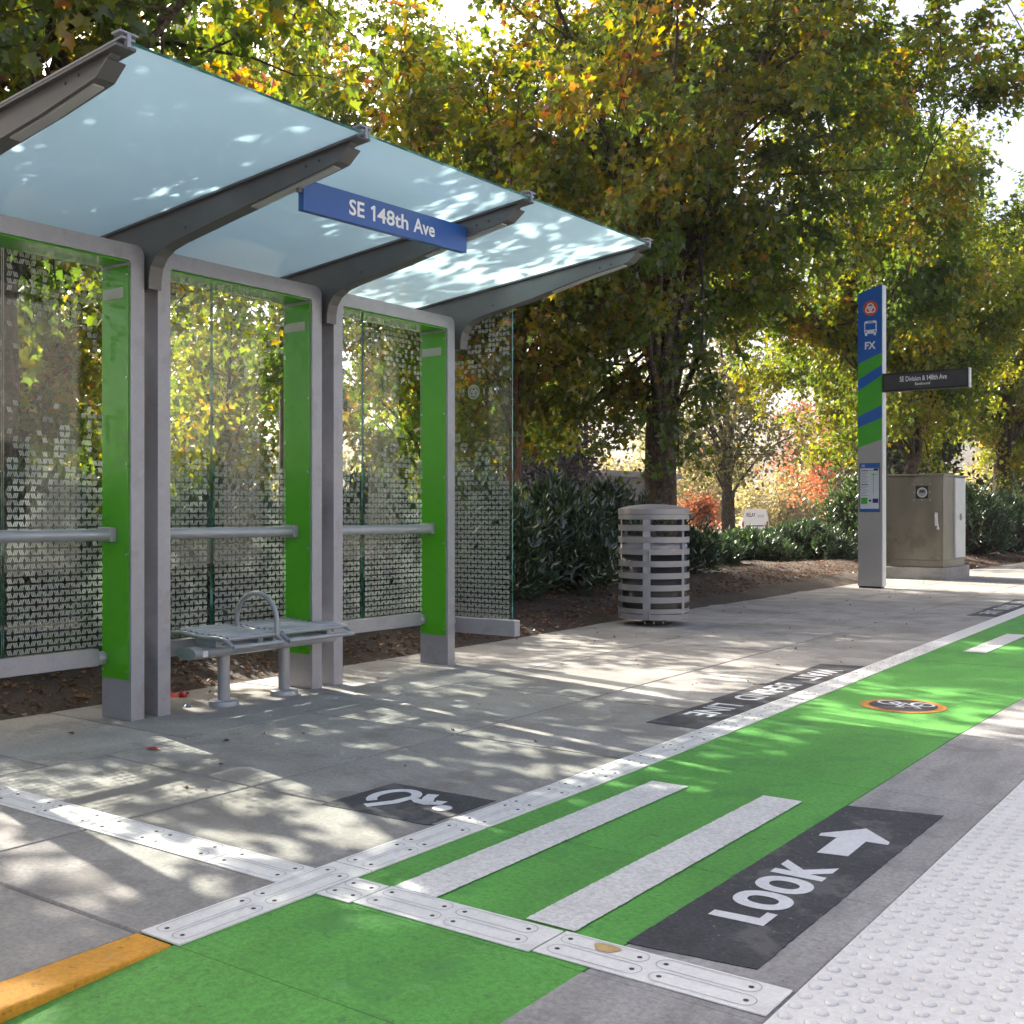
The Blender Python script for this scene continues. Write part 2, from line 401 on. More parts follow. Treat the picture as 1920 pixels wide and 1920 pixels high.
# ramp nearer the camera: the lane drops away below the yellow kerb
def rz(y): return -.035 * max(0., min(1., (1.86 - y) / .6))
for a, c in ((1.874, 2.36), (1.3, 1.872), (.4, 1.3), (-2.5, .4)):
    n_ = 8
    xl = -2.455 if c < 2 else -2.605
    lane.add([(xl, a, rz(a)), (-1.48 + .0, a, rz(a)), (-1.48, c, rz(c)), (xl, c, rz(c))], [(0, 1, 2, 3)])
    side.add([(-1.48, a, rz(a)), (-1.0, a, rz(a)), (-1.0, c, rz(c)), (-1.48, c, rz(c))], [(0, 1, 2, 3)])
structure(lane, 'bike_lane', M['green_lane']); structure(side, 'lane_margin', M['concrete_lane'])
# yellow kerb
b = B(); b.box(-2.605, -2.452, -2.5, 1.868, -.08, .004); structure(b, 'kerb', M['yellow_kerb'], bevel=.008)
# crossing bars on the green lane
b = B()
def rough_bar(x0, x1, y0, y1, z):
    n_ = 150; L = []; Rr = []
    for i in range(n_ + 1):
        y = y0 + (y1 - y0) * i / n_
        L.append((x0 + rnd.uniform(-.0018, .0018), y, z)); Rr.append((x1 + rnd.uniform(-.0018, .0018), y, z))
    b.add(L + Rr, [(i, n_ + 1 + i, n_ + 2 + i, i + 1) for i in range(n_)])
for x0, x1, y0, y1 in ((-2.285, -2.115, 2.555, 4.21), (-1.80, -1.635, 2.57, 4.255), (-2.33, -2.15, 9.64, 11.3), (-1.82, -1.65, 9.64, 11.3)):
    rough_bar(x0, x1, y0, y1, .004)
structure(b, 'lane_stripes', M['white_paint'])
# thin worn green skirt hiding nothing: uneven paint edge towards the concrete
# tactile paving with its domes
b = B()
TT = [-2.5, .55, 1.94, 3.33, 4.72, 6.1, 7.5, 8.9, 10.3, 11.7, 13.1, 14.5, 20, 26, 32, 40]
for a, c in zip(TT[:-1], TT[1:]): slab(b, [(-1.0, a), (-.36, a), (-.36, c), (-1.0, c)], 0, .004, .005)
pr_ = [(.0158, 0), (.0136, .0046), (.0098, .0068), (0.0, .0073)]
for i in range(10):
    for j in range(170):
        x, y = -.97 + .0625 * i, .95 + .0637 * j
        if x > -.37: continue
        if min(abs(y - q) for q in TT) < .02: continue
        b.lathe([(r, .0038 + z) for r, z in pr_], x, y, 10); b.lathe([(.0182, .0047), (.0156, .0049)], x + .0006, y - .001, 10, 1)  # greyer ring round each dome's foot paints in its soft shading
structure(b, 'tactile_paving', [M['tactile'], M['tactile_shade']])
b = B(); b.box(-.358, -.2, -2.5, 60, -.34, .002); structure(b, 'platform_kerb', M['concrete_lane'], bevel=.015)

# ------------------------------------------------------------------ white bolted divider plates
bolt_me = None
def stadium(b, x0, x1, y0, y1, w, z, mi):
    """outline of a long slot"""
    lx, ly = x1 - x0, y1 - y0; r = min(lx, ly) / 2; pts = []
    if ly > lx:
        for k in range(9): q = math.pi * k / 8; pts.append((x0 + r + r * math.cos(q), y1 - r + r * math.sin(q)))
        for k in range(9): q = math.pi + math.pi * k / 8; pts.append((x0 + r + r * math.cos(q), y0 + r + r * math.sin(q)))
    else:
        for k in range(9): q = -math.pi / 2 + math.pi * k / 8; pts.append((x1 - r + r * math.cos(q), y0 + r + r * math.sin(q)))
        for k in range(9): q = math.pi / 2 + math.pi * k / 8; pts.append((x0 + r + r * math.cos(q), y0 + r + r * math.sin(q)))
    stroke(b, pts + [pts[0]], w, z, mi)
def plate(x0, x1, y0, y1, along, label, group, bolts=True, skew=0., stain=None):
    o = thing('divider_plate', label, 'divider plate', ((x0 + x1) / 2, (y0 + y1) / 2, 0), group)
    b = B(); z1 = .006; g = .003
    if along == 'y':
        b.prism([(x0, y0 + g), (x1, y0 + g), (x1 + skew, y1 - g), (x0 + skew, y1 - g)], lambda u, v, w: (u, v, w), .001, z1)
    else: b.box(x0 + g, x1 - g, y0, y1, .001, z1)
    b.build('plate', M['plate_white'], o, bevel=.002)
    if not bolts: return o
    b = B(); L = (y1 - y0) if along == 'y' else (x1 - x0); pos = []
    for side_, off in ((.27, 0.), (.73, .10)):
        for a, c in ((.04, .46), (.50, .93)):
            a, c = max(.03, a - off * .3), min(.97, c - off * .3)
            if L < .5: a, c = .06, .94
            if along == 'y':
                xm = x0 + (x1 - x0) * side_; stadium(b, xm - .03, xm + .03, y0 + L * a, y0 + L * c, .0028, z1 + .0012, 0); pos.append((xm, y0 + L * a + .025))
                pos.append((xm, y0 + L * c - .025))
            else:
                ym = y0 + (y1 - y0) * side_; stadium(b, x0 + L * a, x0 + L * c, ym - .03, ym + .03, .0028, z1 + .0012, 0); pos.append((x0 + L * a + .025, ym)); pos.append((x0 + L * c - .025, ym))
            if L < .5: break
    if stain:
        pts = [(stain[0] + .036 * math.cos(q) * (1 + .25 * math.sin(3 * q)), stain[1] + .03 * math.sin(q) * (1 + .2 * math.cos(2 * q)), z1 + .002) for q in np.linspace(0, 2 * math.pi, 18)[:-1]]
        b2 = B(); b2.poly(pts); b2.build('stain_patch', M['stain'], o)
    b.build('slot_outline', M['plate_line'], o)
    global bolt_me
    for p in pos[::1]:
        if bolt_me is None:
            q = B(); q.lathe([(.0068, 0), (.0068, .001), (.005, .0016), (0, .0016)], 0, 0, 12)
            bo = q.build('bolt', M['bolt']); bolt_me = bo.data; bo.parent = o
        else:
            bo = bpy.data.objects.new('bolt', bolt_me); COL.objects.link(bo); bo.parent = o
        bo.location = Vector((p[0], p[1], z1 + .0005)) - o.location
    return o
gs, gp, gl_ = 'white plates along the bike lane', 'white plates across the pavement', 'white plates across the green lane'
plate(-2.60, -2.435, 1.872, 2.62, 'y', 'white bolted plate between the green paint and the end of the yellow kerb', gs)
y = 2.62
while y < 34:
    L = .61 if y < 3 else .66
    if y > 16: L = 1.32
    x0 = -2.60 + bend(y); k = bend(y + L) - bend(y)
    lab = 'white bolted plate of the row running along the left edge of the green bike lane'
    plate(x0, x0 + .165, y, y + L, 'y', lab, gs, y < 9.5, k)
    y += L
for i, (a, c) in enumerate(((-2.95, -2.603), (-3.63, -2.95), (-4.31, -3.63), (-4.99, -4.31), (-5.67, -4.99))):
    plate(a, c, 2.37, 2.535, 'x', 'white bolted plate of the row running across the grey pavement towards the shelter' if i else 'short white plate where the pavement row meets the lane row', gp)
plate(-2.432, -2.29, 2.37, 2.545, 'x', 'shortest white plate, wedged beside the lane row in the green lane', gl_)
plate(-2.29, -1.655, 2.38, 2.55, 'x', 'white bolted plate crossing the green lane at the foot of the two white bars', gl_)
plate(-1.655, -1.003, 2.39, 2.555, 'x', 'white bolted plate with a yellowish stain, at the foot of the LOOK panel', gl_, stain=(-1.50, 2.51))

# ------------------------------------------------------------------ pavement markings
Z1, Z2 = .003, .0048
def ragged(P, step=.03, j=.0022):
    out = []
    for (x0, y0), (x1, y1) in zip(P, P[1:] + P[:1]):
        L = math.hypot(x1 - x0, y1 - y0); n_ = max(1, int(L / step))
        for k in range(n_): out.append((x0 + (x1 - x0) * k / n_ + rnd.uniform(-j, j), y0 + (y1 - y0) * k / n_ + rnd.uniform(-j, j)))
    return out
o = thing('pavement_marking', 'dark grey ground panel reading LOOK with a white arrow', 'pavement marking', (-1.3, 3.5, 0))
b = B(); b.prism(ragged([(-1.482, 2.585), (-1.128, 2.625), (-1.128, 4.37), (-1.472, 4.30)]), lambda u, v, w: (u, v, w), .001, Z1); b.build('panel', M['dark_panel'], o)
b = B()
z = Z2
def gp_(pts, mi=0): b.poly([(x, y_, z) for x, y_ in pts], mi)
# L
gp_([(-1.395, 2.90), (-1.23, 2.905), (-1.23, 3.01), (-1.262, 3.01), (-1.262, 2.955), (-1.395, 2.945)][::1])
# two O
for yc in (3.10, 3.265):
    n_ = 36; ro, ri = [], []
    for k in range(n_):
        q = 2 * math.pi * k / n_
        sx = lambda e: math.copysign(abs(e) ** .9, e)
        ro.append((-1.313 + .088 * sx(math.cos(q)), yc + .078 * sx(math.sin(q)), z)); ri.append((-1.313 + .047 * sx(math.cos(q)), yc + .034 * sx(math.sin(q)), z))
    b.add(ro + ri, [(k, (k + 1) % n_, n_ + (k + 1) % n_, n_ + k) for k in range(n_)])
# K
gp_([(-1.40, 3.36), (-1.23, 3.36), (-1.23, 3.405), (-1.285, 3.405), (-1.23, 3.455), (-1.23, 3.518), (-1.318, 3.438), (-1.40, 3.51), (-1.40, 3.452), (-1.345, 3.405), (-1.40, 3.405)])
# arrow, pointing up the lane
gp_([(-1.35, 3.64), (-1.25, 3.66), (-1.255, 3.86), (-1.18, 3.865), (-1.185, 3.90), (-1.305, 4.02), (-1.42, 3.87), (-1.415, 3.835), (-1.355, 3.85)])
b.build('lettering', M['letter_white'], o)

o = thing('pavement_marking', 'dark grey ground panel with a white wheelchair symbol beside the white plates', 'pavement marking', (-2.9, 3.33, 0))
b = B(); b.prism(ragged([(-3.16, 3.115), (-2.635, 3.13), (-2.635, 3.555), (-3.16, 3.535)]), lambda u, v, w: (u, v, w), .0015, Z1); b.build('panel', M['dark_panel'], o)
b = B()
stroke(b, [(-3.005, 3.195), (-2.945, 3.30), (-2.935, 3.385), (-2.875, 3.365), (-2.83, 3.36), (-2.79, 3.385), (-2.80, 3.42)], .05, Z2)
q = np.linspace(-2.2, 2.15, 22)
stroke(b, [(-3.0 + .088 * math.sin(a) * .9 - .0, 3.36 + .105 * math.cos(a) * 1.0) for a in np.linspace(-2.75, 1.25, 24)], .044, Z2 + .001)
stroke(b, [(-2.83, 3.36), (-2.87, 3.42), (-2.89, 3.475)], .05, Z2 + .002)
disc(b, (-2.735, 3.34, Z2), (1, 0, 0), (0, 1, 0), .04)
b.build('wheelchair_symbol', M['letter_white'], o)

def wait_panel(dy, label, name='pavement_marking'):
    o = thing(name, label, 'pavement marking', (-2.8, 6.8 + dy, 0))
    k = lambda y_: bend(y_ + dy) - bend(y_)
    b = B()
    b.prism([(x + k(y_), y_ + dy) for x, y_ in ((-2.955, 5.37), (-2.632, 5.37), (-2.70, 8.30), (-3.02, 8.22), (-2.965, 7.05), (-2.995, 7.05), (-2.99, 6.25), (-2.955, 6.25))], lambda u, v, w: (u, v, w), .0015, Z1)
    b.build('panel', M['dark_panel'], o)
    b = B()
    for s_, ya, yb in (('WAIT', 7.96, 7.36), ('BEHIND', 7.14, 6.36), ('LINE', 6.16, 5.70)):
        xo = -2.90 + k((ya + yb) / 2) - .025 * ((ya + yb) / 2 - 5.7) / 2
        put_text(b, s_, (xo, ya + dy, Z2), (0, -1, 0), (1, 0, 0), ya - yb, .175, 0, .018)
    b.build('lettering', M['letter_white'], o)
wait_panel(0, 'near dark ground panel lettered WAIT BEHIND LINE, across from the bicycle disc')
wait_panel(7.7, 'farther dark ground panel with white lettering, cut off by the right edge of the photo')

o = thing('pavement_marking', 'round orange and black bicycle symbol on the green lane', 'pavement marking', (-1.965, 6.72, 0))
b = B(); c = (-1.965, 6.725)
disc(b, (*c, .003), (1, 0, 0), (0, 1, 0), .245); b.build('ring', M['orange_paint'], o)
b = B(); disc(b, (*c, .005), (1, 0, 0), (0, 1, 0), .195); b.build('centre', M['dark_panel'], o)
b = B()
ud = Vector((math.cos(R_(8)), math.sin(R_(8)), 0)); vd = Vector((.25, -.97, 0)).normalized()
bp = lambda a, e: Vector((c[0], c[1] + .06, .007)) + ud * a + vd * e
for a in (-.095, .095): disc(b, bp(a, 0), ud, vd, .072, 0, 28, .054)
bz = [.0072]
def bs(pts, w=.018):
    P = [bp(*p) for p in pts]; bz[0] += .0003; stroke(b, [(p.x, p.y) for p in P], w, bz[0])
bs([(-.095, 0), (-.03, .10), (.06, .10), (.095, 0)]); bs([(-.03, .10), (.0, 0), (.06, .10)]); bs([(-.095, 0), (0, 0)]); bs([(-.055, .145), (-.005, .145)], .024); bs([(-.03, .10), (-.035, .14)])
bs([(.05, .15), (.085, .15), (.06, .10)])
b.build('bicycle_symbol', M['letter_white'], o)

# ------------------------------------------------------------------ bus shelter
XF, XB, XG = -5.28, -5.55, -5.53
sh = thing('bus_shelter', 'three bay grey and green bus shelter with frosted glass roof beside the pavement', 'bus shelter', (-5.4, 4.6, 0))
BAYS = [(2.63, 3.83), (3.92, 5.20), (5.31, 6.60)]
ARMS = [2.57, 3.875, 5.255, 6.665]
def rounded(y0, y1, z1, r, n=6):
    pts = [(y0, 0.0)]
    for k in range(n + 1): q = math.pi - math.pi / 2 * k / n; pts.append((y0 + r + r * math.cos(q), z1 - r + r * math.sin(q)))
    for k in range(n + 1): q = math.pi / 2 - math.pi / 2 * k / n; pts.append((y1 - r + r * math.cos(q), z1 - r + r * math.sin(q)))
    return pts + [(y1, 0.0)]
rng = np.random.default_rng(5)
def frit(b, u0, u1, z0, z1, fn, seed):
    """white W shaped frit bars: dense near the foot, sparse half way up, thicker again at the top"""
    r = np.random.default_rng(seed); cw, ch = .0335, .0375
    nu, nz = int((u1 - u0) / cw), int((z1 - z0) / ch)
    # smooth random field that lets triangular clusters form
    ph = r.uniform(0, 6.28, 6)
    for j in range(nz):
        z = z0 + j * ch; t = (z - z0) / (z1 - z0)
        dens = np.interp(t, [0, .2, .35, .48, .58, .68, .78, .9, 1], [.97, .94, .84, .52, .24, .08, .22, .55, .75])
        for i in range(nu):
            fld = .5 + .22 * math.sin(i * .9 + ph[0] + j * .45) + .22 * math.sin(i * .41 - j * .6 + ph[1]) + .12 * math.sin(j * 1.1 + i * .2 + ph[2])
            if (.68 * r.random() + .32 * fld) > dens * .98 + .02: continue
            ua = u0 + (i + .06) * cw + .004; lean = .0085 if (i + j) % 2 else -.0085
            for k in range(3):
                a = ua + k * .0090; w_ = .0058
                b.add([fn(a - lean / 2, z + .003), fn(a + w_ - lean / 2, z + .003), fn(a + w_ + lean / 2, z + ch - .0075), fn(a + lean / 2, z + ch - .0075)], [(0, 1, 2, 3)], 2)
def pane(y0, y1, seed):
    b = B(); b.box(XG - .006, XG + .006, y0, y1, .39, 2.575)
    for k in range(6): b.m[k] = 0
    b.m[2] = b.m[3] = b.m[4] = b.m[5] = 1
    frit(b, y0 + .01, y1 - .01, .40, 2.57, lambda u, z: (XG + .008, u, z), seed)
    return b.build('glass_pane', [M['glass'], M['glass_edge'], M['frit']], sh)
joints = [3.145, 4.50, 5.85]
for bi, (y0, y1) in enumerate(BAYS):
    o_, i_ = rounded(y0, y1, 2.635, .055), rounded(y0 + .085, y1 - .085, 2.545, .02)
    b = B(); b.prism(o_ + i_[::-1], lambda u, v, w: (w, u, v), XB, XF)
    fr_ = b.build('portal_frame', M['grey_metal'], sh, bevel=.004)
    # green reveal panel on the far post with screws and notice
    yi = y1 - .085
    b = B(); b.box(-5.542, -5.298, yi - .006, yi - .0005, .225, 2.52); gpn = b.build('side_panel', M['green_panel'], sh, bevel=.0015)
    if bi == 0: gpn['label'] = 'green panel with pale reflection at the top'
    b = B(); b.box(-5.53, -5.34, yi - .009, yi - .0065, 2.345, 2.405); b.build('notice_plate', M['notice'], gpn)
    for zz in (.27, .92, 1.42, 1.90, 2.47):
        for xx in (-5.53, -5.31):
            b = B(); b.tube([(xx, yi - .006, zz), (xx, yi - .011, zz)], .0065, 8); b.build('screw', M['screw'], gpn)
    b = B(); b.box(-5.542, -5.298, y0 + .0855, y0 + .091, .225, 2.52); b.build('side_panel', M['green_panel'], sh, bevel=.0015)
    b = B(); b.box(-5.542, -5.298, y0 + .10, y1 - .10, 2.535, 2.5435); b.build('soffit_panel', M['green_panel'], sh)
    # glazing
    pane(y0 + .06, joints[bi] - .005, 11 + bi * 2); pane(joints[bi] + .005, y1 - .06, 12 + bi * 2)
    b = B(); b.box(XG - .035, XG + .035, y0 + .14, y1 - .14, .295, .389); b.build('bottom_rail', M['grey_metal'], sh, bevel=.004)
    for yy in (y0 + .112, y1 - .112):
        b = B(); b.tube([(XG + .01, yy - .028, .335), (XG + .01, yy - .02, .335), (XG + .01, yy, .335), (XG + .01, yy + .02, .335), (XG + .01, yy + .028, .335)], [.028, .036, .038, .036, .028], 16)
        b.build('rail_joint', M['bench_metal'], sh)
    b = B(); b.tube([(-5.43, y0 + .086, 1.03), (-5.43, y1 - .13, 1.03)], .033, 18)
    hr = b.build('handrail', M['bench_metal'], sh)
    b = B(); b.box(-5.52, -5.40, y1 - .135, y1 - .093, .99, 1.072); b.build('bracket', M['grey_metal'], hr, bevel=.004)
# cantilever arms between the bays
ztop = lambda x, y: 2.765 + (.185 + .01 * (y - 3.88)) * (x + 5.66) / 2.0
for ai, ya in enumerate(ARMS):
    dz = .01 * (ya - 3.88)
    bot = [(-3.79, 2.845 + dz), (-4.15, 2.785 + dz), (-4.6, 2.712), (-5.02, 2.642), (-5.12, 2.618), (-5.19, 2.58), (-5.235, 2.525), (-5.25, 2.46), (-5.252, 2.40)]
    prof = [(-3.72, ztop(-3.72, ya) - .020)] + bot + [(-5.35, 2.40), (-5.62, 2.60), (-5.75, 2.68), (-5.75, ztop(-5.75, ya) - .020)]
    b = B(); b.prism(prof, lambda u, v, w: (u, w, v), ya - .022, ya + .022)
    arm = b.build('roof_arm', M['grey_dark'], sh, bevel=.003)
    # flange that wraps the lower edge, and the plate under the glass
    b = B(); pth = [(-3.72, ztop(-3.72, ya) - .045)] + bot
    for s_ in range(len(pth) - 1):
        (x0, z0), (x1, z1) = pth[s_], pth[s_ + 1]
        t = Vector((x1 - x0, 0, z1 - z0)).normalized(); nn = Vector((-t.z, 0, t.x)) * .008
        if nn.z > 0: nn = -nn
        q = [Vector((x0, 0, z0)), Vector((x1, 0, z1)), Vector((x1, 0, z1)) + nn, Vector((x0, 0, z0)) + nn]
        b.add([p + Vector((0, ya - .042, 0)) for p in q] + [p + Vector((0, ya + .042, 0)) for p in q], [(0, 1, 5, 4), (2, 3, 7, 6), (0, 3, 2, 1), (4, 5, 6, 7), (1, 2, 6, 5), (3, 0, 4, 7)])
    b.build('lower_flange', M['grey_dark'], arm)
    b = B(); b.prism([(-3.655, ztop(-3.655, ya) - .0195), (-5.80, ztop(-5.80, ya) - .0195), (-5.80, ztop(-5.80, ya) - .008), (-3.655, ztop(-3.655, ya) - .008)], lambda u, v, w: (u, w, v), ya - .045, ya + .045)
    b.build('upper_flange', M['grey_dark'], arm)
    b = B(); b.prism([(-3.64, ztop(-3.64, ya) + .0075), (-5.82, ztop(-5.82, ya) + .0075), (-5.82, ztop(-5.82, ya) + .016), (-3.64, ztop(-3.64, ya) + .016)], lambda u, v, w: (u, w, v), ya - .03, ya + .03)
    b.box(-3.655, -3.635, ya - .008, ya + .008, ztop(-3.65, ya) - .02, ztop(-3.65, ya) + .028)
    b.box(-3.69, -3.635, ya - .04, ya + .04, ztop(-3.65, ya) + .0285, ztop(-3.65, ya) + .036)
    b.build('clamp_strip', M['grey_metal'], arm)
    b = B(); b.prism([(-3.83, 2.834 + dz), (-4.15, 2.776 + dz), (-4.42, 2.732 + dz * .4), (-4.42, 2.724 + dz * .4), (-4.15, 2.766 + dz), (-3.83, 2.824 + dz)], lambda u, v, w: (u, w, v), ya - .024, ya + .024)
    b.build('lamp_strip', M['lens'], arm)
    for xx, zz in ((-4.95, 2.70), (-4.02, 2.86), (-3.93, 2.872)):
        b = B(); b.tube([(xx, ya - .0225, zz), (xx, ya - .0245, zz)], .007, 10); b.build('bolt_hole', M['black'], arm)
# roof panes
for a, c in zip(ARMS[:-1], ARMS[1:]):
    b = B(); x0, x1 = -5.86, -3.645
    P = [(x0, a + .006, ztop(x0, a)), (x1, a + .006, ztop(x1, a)), (x1, c - .006, ztop(x1, c)), (x0, c - .006, ztop(x0, c))]
    Q = [(x, y_, z_ + .007) for x, y_, z_ in P]; P = [(x, y_, z_ - .005) for x, y_, z_ in P]
    b.add(P + Q, [(3, 2, 1, 0)], 0); b.add(P + Q, [(4, 5, 6, 7)], 1); b.add(P + Q, [(0, 1, 5, 4), (1, 2, 6, 5), (2, 3, 7, 6), (3, 0, 4, 7)], 2)
    b.build('roof_pane', [M['roof_glass'], M['glass'], M['glass_edge']], sh)
# end screen
YS = 6.775
b = B(); b.box(-5.50, -4.865, YS - .006, YS + .006, .345, 2.715)
b.m[0] = b.m[1] = b.m[4] = b.m[5] = 1
frit(b, -5.49, -4.875, .35, 2.70, lambda u, z: (u, YS - .008, z), 31)
keep = [k for k in range(len(b.f)) if not (b.m[k] == 2 and 2.02 < b.v[b.f[k][0]][2] < 2.17)]
b.f = [b.f[k] for k in keep]; b.m = [b.m[k] for k in keep]; b.sm = [b.sm[k] for k in keep]
es = b.build('end_screen', [M['glass'], M['glass_edge'], M['frit']], sh)
b = B()
def trefoil(b, c, u, v, r, w, mi):
    c, u, v = Vector(c), Vector(u), Vector(v); nn = u.cross(v)
    for k in range(3):
        q = math.pi / 2 + 2 * math.pi * k / 3
        disc(b, c + nn * (.0008 * k) + (u * math.cos(q) + v * math.sin(q)) * r * .34, u, v, r * .58, mi, 28, r * .58 - w)
yT = YS + .009
for s_, xa, xb_ in (('T', -5.005, -5.035), ('R', -5.065, -5.10), ('I', -5.135, -5.145), ('M', -5.335, -5.385), ('E', -5.41, -5.44), ('T', -5.46, -5.49)):
    put_text(b, s_, (xa, yT, 2.058), (-1, 0, 0), (0, 0, 1), xa - xb_, .052, 0, .01)
disc(b, (-5.24, yT, 2.085), (-1, 0, 0), (0, 0, 1), .056, 0, 32, .046); trefoil(b, (-5.24, yT + .0006, 2.085), (-1, 0, 0), (0, 0, 1), .046, .010, 0)
b.build('etched_lettering', M['frit'], es)
b = B(); b.box(-5.44, -4.82, YS - .035, YS + .035, .225, .344); b.build('bottom_rail', M['grey_metal'], sh, bevel=.004)
b = B(); b.tube([(-5.40, 6.60, .31), (-5.40, 6.64, .31), (-5.40, 6.66, .31), (-5.40, 6.70, .31), (-5.40, 6.745, .31)], [.02, .034, .038, .034, .02], 16); b.build('rail_joint', M['bench_metal'], sh)

# street name sign hung from the arms
sg = thing('street_name_sign', 'blue street name sign reading SE 148th Ave under the glass roof', 'sign', (-4.085, 4.56, 2.75))
b = B()
tz = lambda y_: .027 * (y_ - 3.9)
b.prism([(3.90, 2.668), (5.222, 2.668 + tz(5.222)), (5.222, 2.824 + tz(5.222)), (3.90, 2.824)], lambda u, v, w: (w, u, v), -4.125, -4.087)
b.build('sign_board', M['blue_sign'], sg, bevel=.004)
tv = Vector((0, 1, .027)).normalized()
for s_, a_, c_ in (('SE', 4.222, 4.338), ('48th', 4.438, 4.692), ('Ave', 4.735, 4.922)):
    b = B(); put_text(b, s_, (-4.0848, a_, 2.706 + tz(a_)), tv, (0, 0, 1), c_ - a_, .083, 0, .02)
    if s_ == '48th':
        o1 = Vector((-4.0848, 4.392, 2.706 + tz(4.392)))
        b.poly([o1 + tv * p + Vector((0, 0, q)) for p, q in ((.012, 0), (.030, 0), (.030, .083), (.016, .083), (-.006, .068), (-.001, .056), (.012, .062))])
    b.build('lettering', M['sign_white'], sg)
for yy in (3.886, 5.236):
    b = B(); b.box(-4.115, -4.095, yy - .013, yy + .013, 2.755 + tz(yy), 2.80 + tz(yy)); b.build('hanger', M['grey_dark'], sg)

# ------------------------------------------------------------------ bench
be = thing('bench', 'grey metal slatted bench with a hoop armrest inside the shelter', 'bench', (-5.27, 4.65, 0))
def seat_z(x):  # waterfall seat section, back to front
    return float(np.interp(x, [-5.545, -5.48, -5.40, -5.28, -5.16, -5.08, -5.03, -5.0], [.430, .438, .432, .420, .422, .418, .400, .378]))
for ya, yb in ((4.21, 4.615), (4.635, 5.215)):
    xs_ = np.linspace(-5.545, -5.0, 15)
    b = B()
    for yy in (ya + .014, yb - .014): b.tube([(x, yy, seat_z(x)) for x in xs_], .014, 10)
    for x in (-5.545, -5.0): b.tube([(x, ya + .014, seat_z(x)), (x, yb - .014, seat_z(x))], .0145, 10)
    st_ = b.build('seat', M['bench_metal'], be)
    for x in np.linspace(-5.49, -5.06, 9):
        b = B(); b.tube([(x, ya + .02, seat_z(x) + .010), (x, yb - .02, seat_z(x) + .010)], .0135, 10); b.build('slat', M['bench_metal'], st_)
b = B(); pts = [(-5.41, 4.60, .42)] + [(-5.23 - .18 * math.cos(q), 4.60, .495 + .165 * math.sin(q)) for q in np.linspace(0, math.pi, 18)] + [(-5.05, 4.60, .40)]
b.tube(pts, .015, 12); b.build('armrest', M['bench_metal'], be)
b = B(); b.prism([(-5.265 + .085 * math.copysign(abs(math.cos(q)) ** .7, math.cos(q)), .335 + .034 * math.copysign(abs(math.sin(q)) ** .8, math.sin(q))) for q in np.linspace(0, 2 * math.pi, 25)[:-1]], lambda u, v, w: (u, w, v), 4.10, 5.24)
bm_ = b.build('beam', M['bench_metal'], be, bevel=.003)
b = B(); b.box(-5.181, -5.1795, 4.155, 4.19, .318, .352); b.build('sticker', M['white_plastic'], bm_)
for yy in (4.38, 4.86):
    b = B(); b.tube([(-5.27, yy, .02), (-5.27, yy, .315)], .036, 20)
    b.lathe([(.036, .036), (.085, .034), (.088, .030), (.088, .001)], -5.27, yy, 32); b.build('leg', M['bench_metal'], be)
for yy in (4.26, 4.58, 4.70, 5.16):
    b = B(); b.box(-5.36, -5.17, yy - .02, yy + .02, .365, .412); b.build('seat_mount', M['bench_metal'], be, bevel=.004)

# ------------------------------------------------------------------ litter bin
bx, by, br = -5.52, 10.2, .365
bn = thing('litter_bin', 'round grey slatted metal litter bin with a domed lid on the pavement', 'litter bin', (bx, by, 0))
b = B()
hoops = [(.07, .125), (.133, .18)] + [(.241 + .1215 * k, .241 + .1215 * k + .059) for k in range(7)] + [(1.085, 1.135)]
vis = math.atan2(-by, -bx)
for z0, z1 in hoops: b.lathe([(br, z0), (br, z1), (br - .008, z1), (br - .008, z0), (br, z0)], bx, by, 56, smooth=False)
hp = b.build('hoops', M['bin_metal'], bn)
for q_, w_ in ((vis - .20, .13), (vis + .95, .06), (vis - 1.15, .03), (vis + 2.3, .08), (vis - 2.2, .08), (vis + 3.14, .08)):
    b = B(); b.lathe([(br - .0015, .071), (br - .0015, 1.13), (br - .0095, 1.13), (br - .0095, .071)], bx, by, 4, a0=q_ - w_ / 2 / br * .6, a1=q_ + w_ / 2 / br * .6)
    b.build('upright', M['bin_metal'], bn)
b = B()
for z0, z1 in ((.08, .16), (.66, .76)):
    q_ = vis - .12
    p = Vector((bx + (br + .012) * math.cos(q_), by + (br + .012) * math.sin(q_), z0)); b.tube([p, p + Vector((0, 0, z1 - z0))], .012, 10)
b.build('hinge', M['bin_metal'], bn)
b = B(); b.lathe([(br + .003, 1.139), (br + .003, 1.192)], bx, by, 56); b.lathe([(br + .003, 1.192), (br * .93, 1.204), (br * .7, 1.224), (br * .35, 1.238), (0, 1.243)], bx, by, 56); b.build('lid', M['bin_metal'], bn)
b = B(); b.lathe([(.335, .09), (.335, .80), (.325, .80), (.32, .1), (0, .095)], bx, by, 40); ln = b.build('liner', M['bin_dark'], bn)
b = B(); r_ = np.random.default_rng(3)
pts = []
for k in range(41):
    q_ = 2 * math.pi * k / 40
    pts.append([(r0 + r_.uniform(-.008, .008), z0 + r_.uniform(-.012, .012)) for r0, z0 in ((.325, .82), (.34, .85), (.344, .81), (.342, .77), (.343, .74))])
pts[-1] = pts[0]
v = [(bx + pts[k][i][0] * math.cos(2 * math.pi * k / 40), by + pts[k][i][0] * math.sin(2 * math.pi * k / 40), pts[k][i][1]) for k in range(41) for i in range(5)]
b.add(v, [(k * 5 + i, k * 5 + i + 1, (k + 1) * 5 + i + 1, (k + 1) * 5 + i) for k in range(40) for i in range(4)], 0, True)
b.build('bin_bag', M['bag'], ln)
b = B(); b.lathe([(.12, .012), (.12, .085)], bx, by, 32); b.lathe([(0, .014), (.19, .014), (.195, .009), (.195, .001)], bx, by, 40)
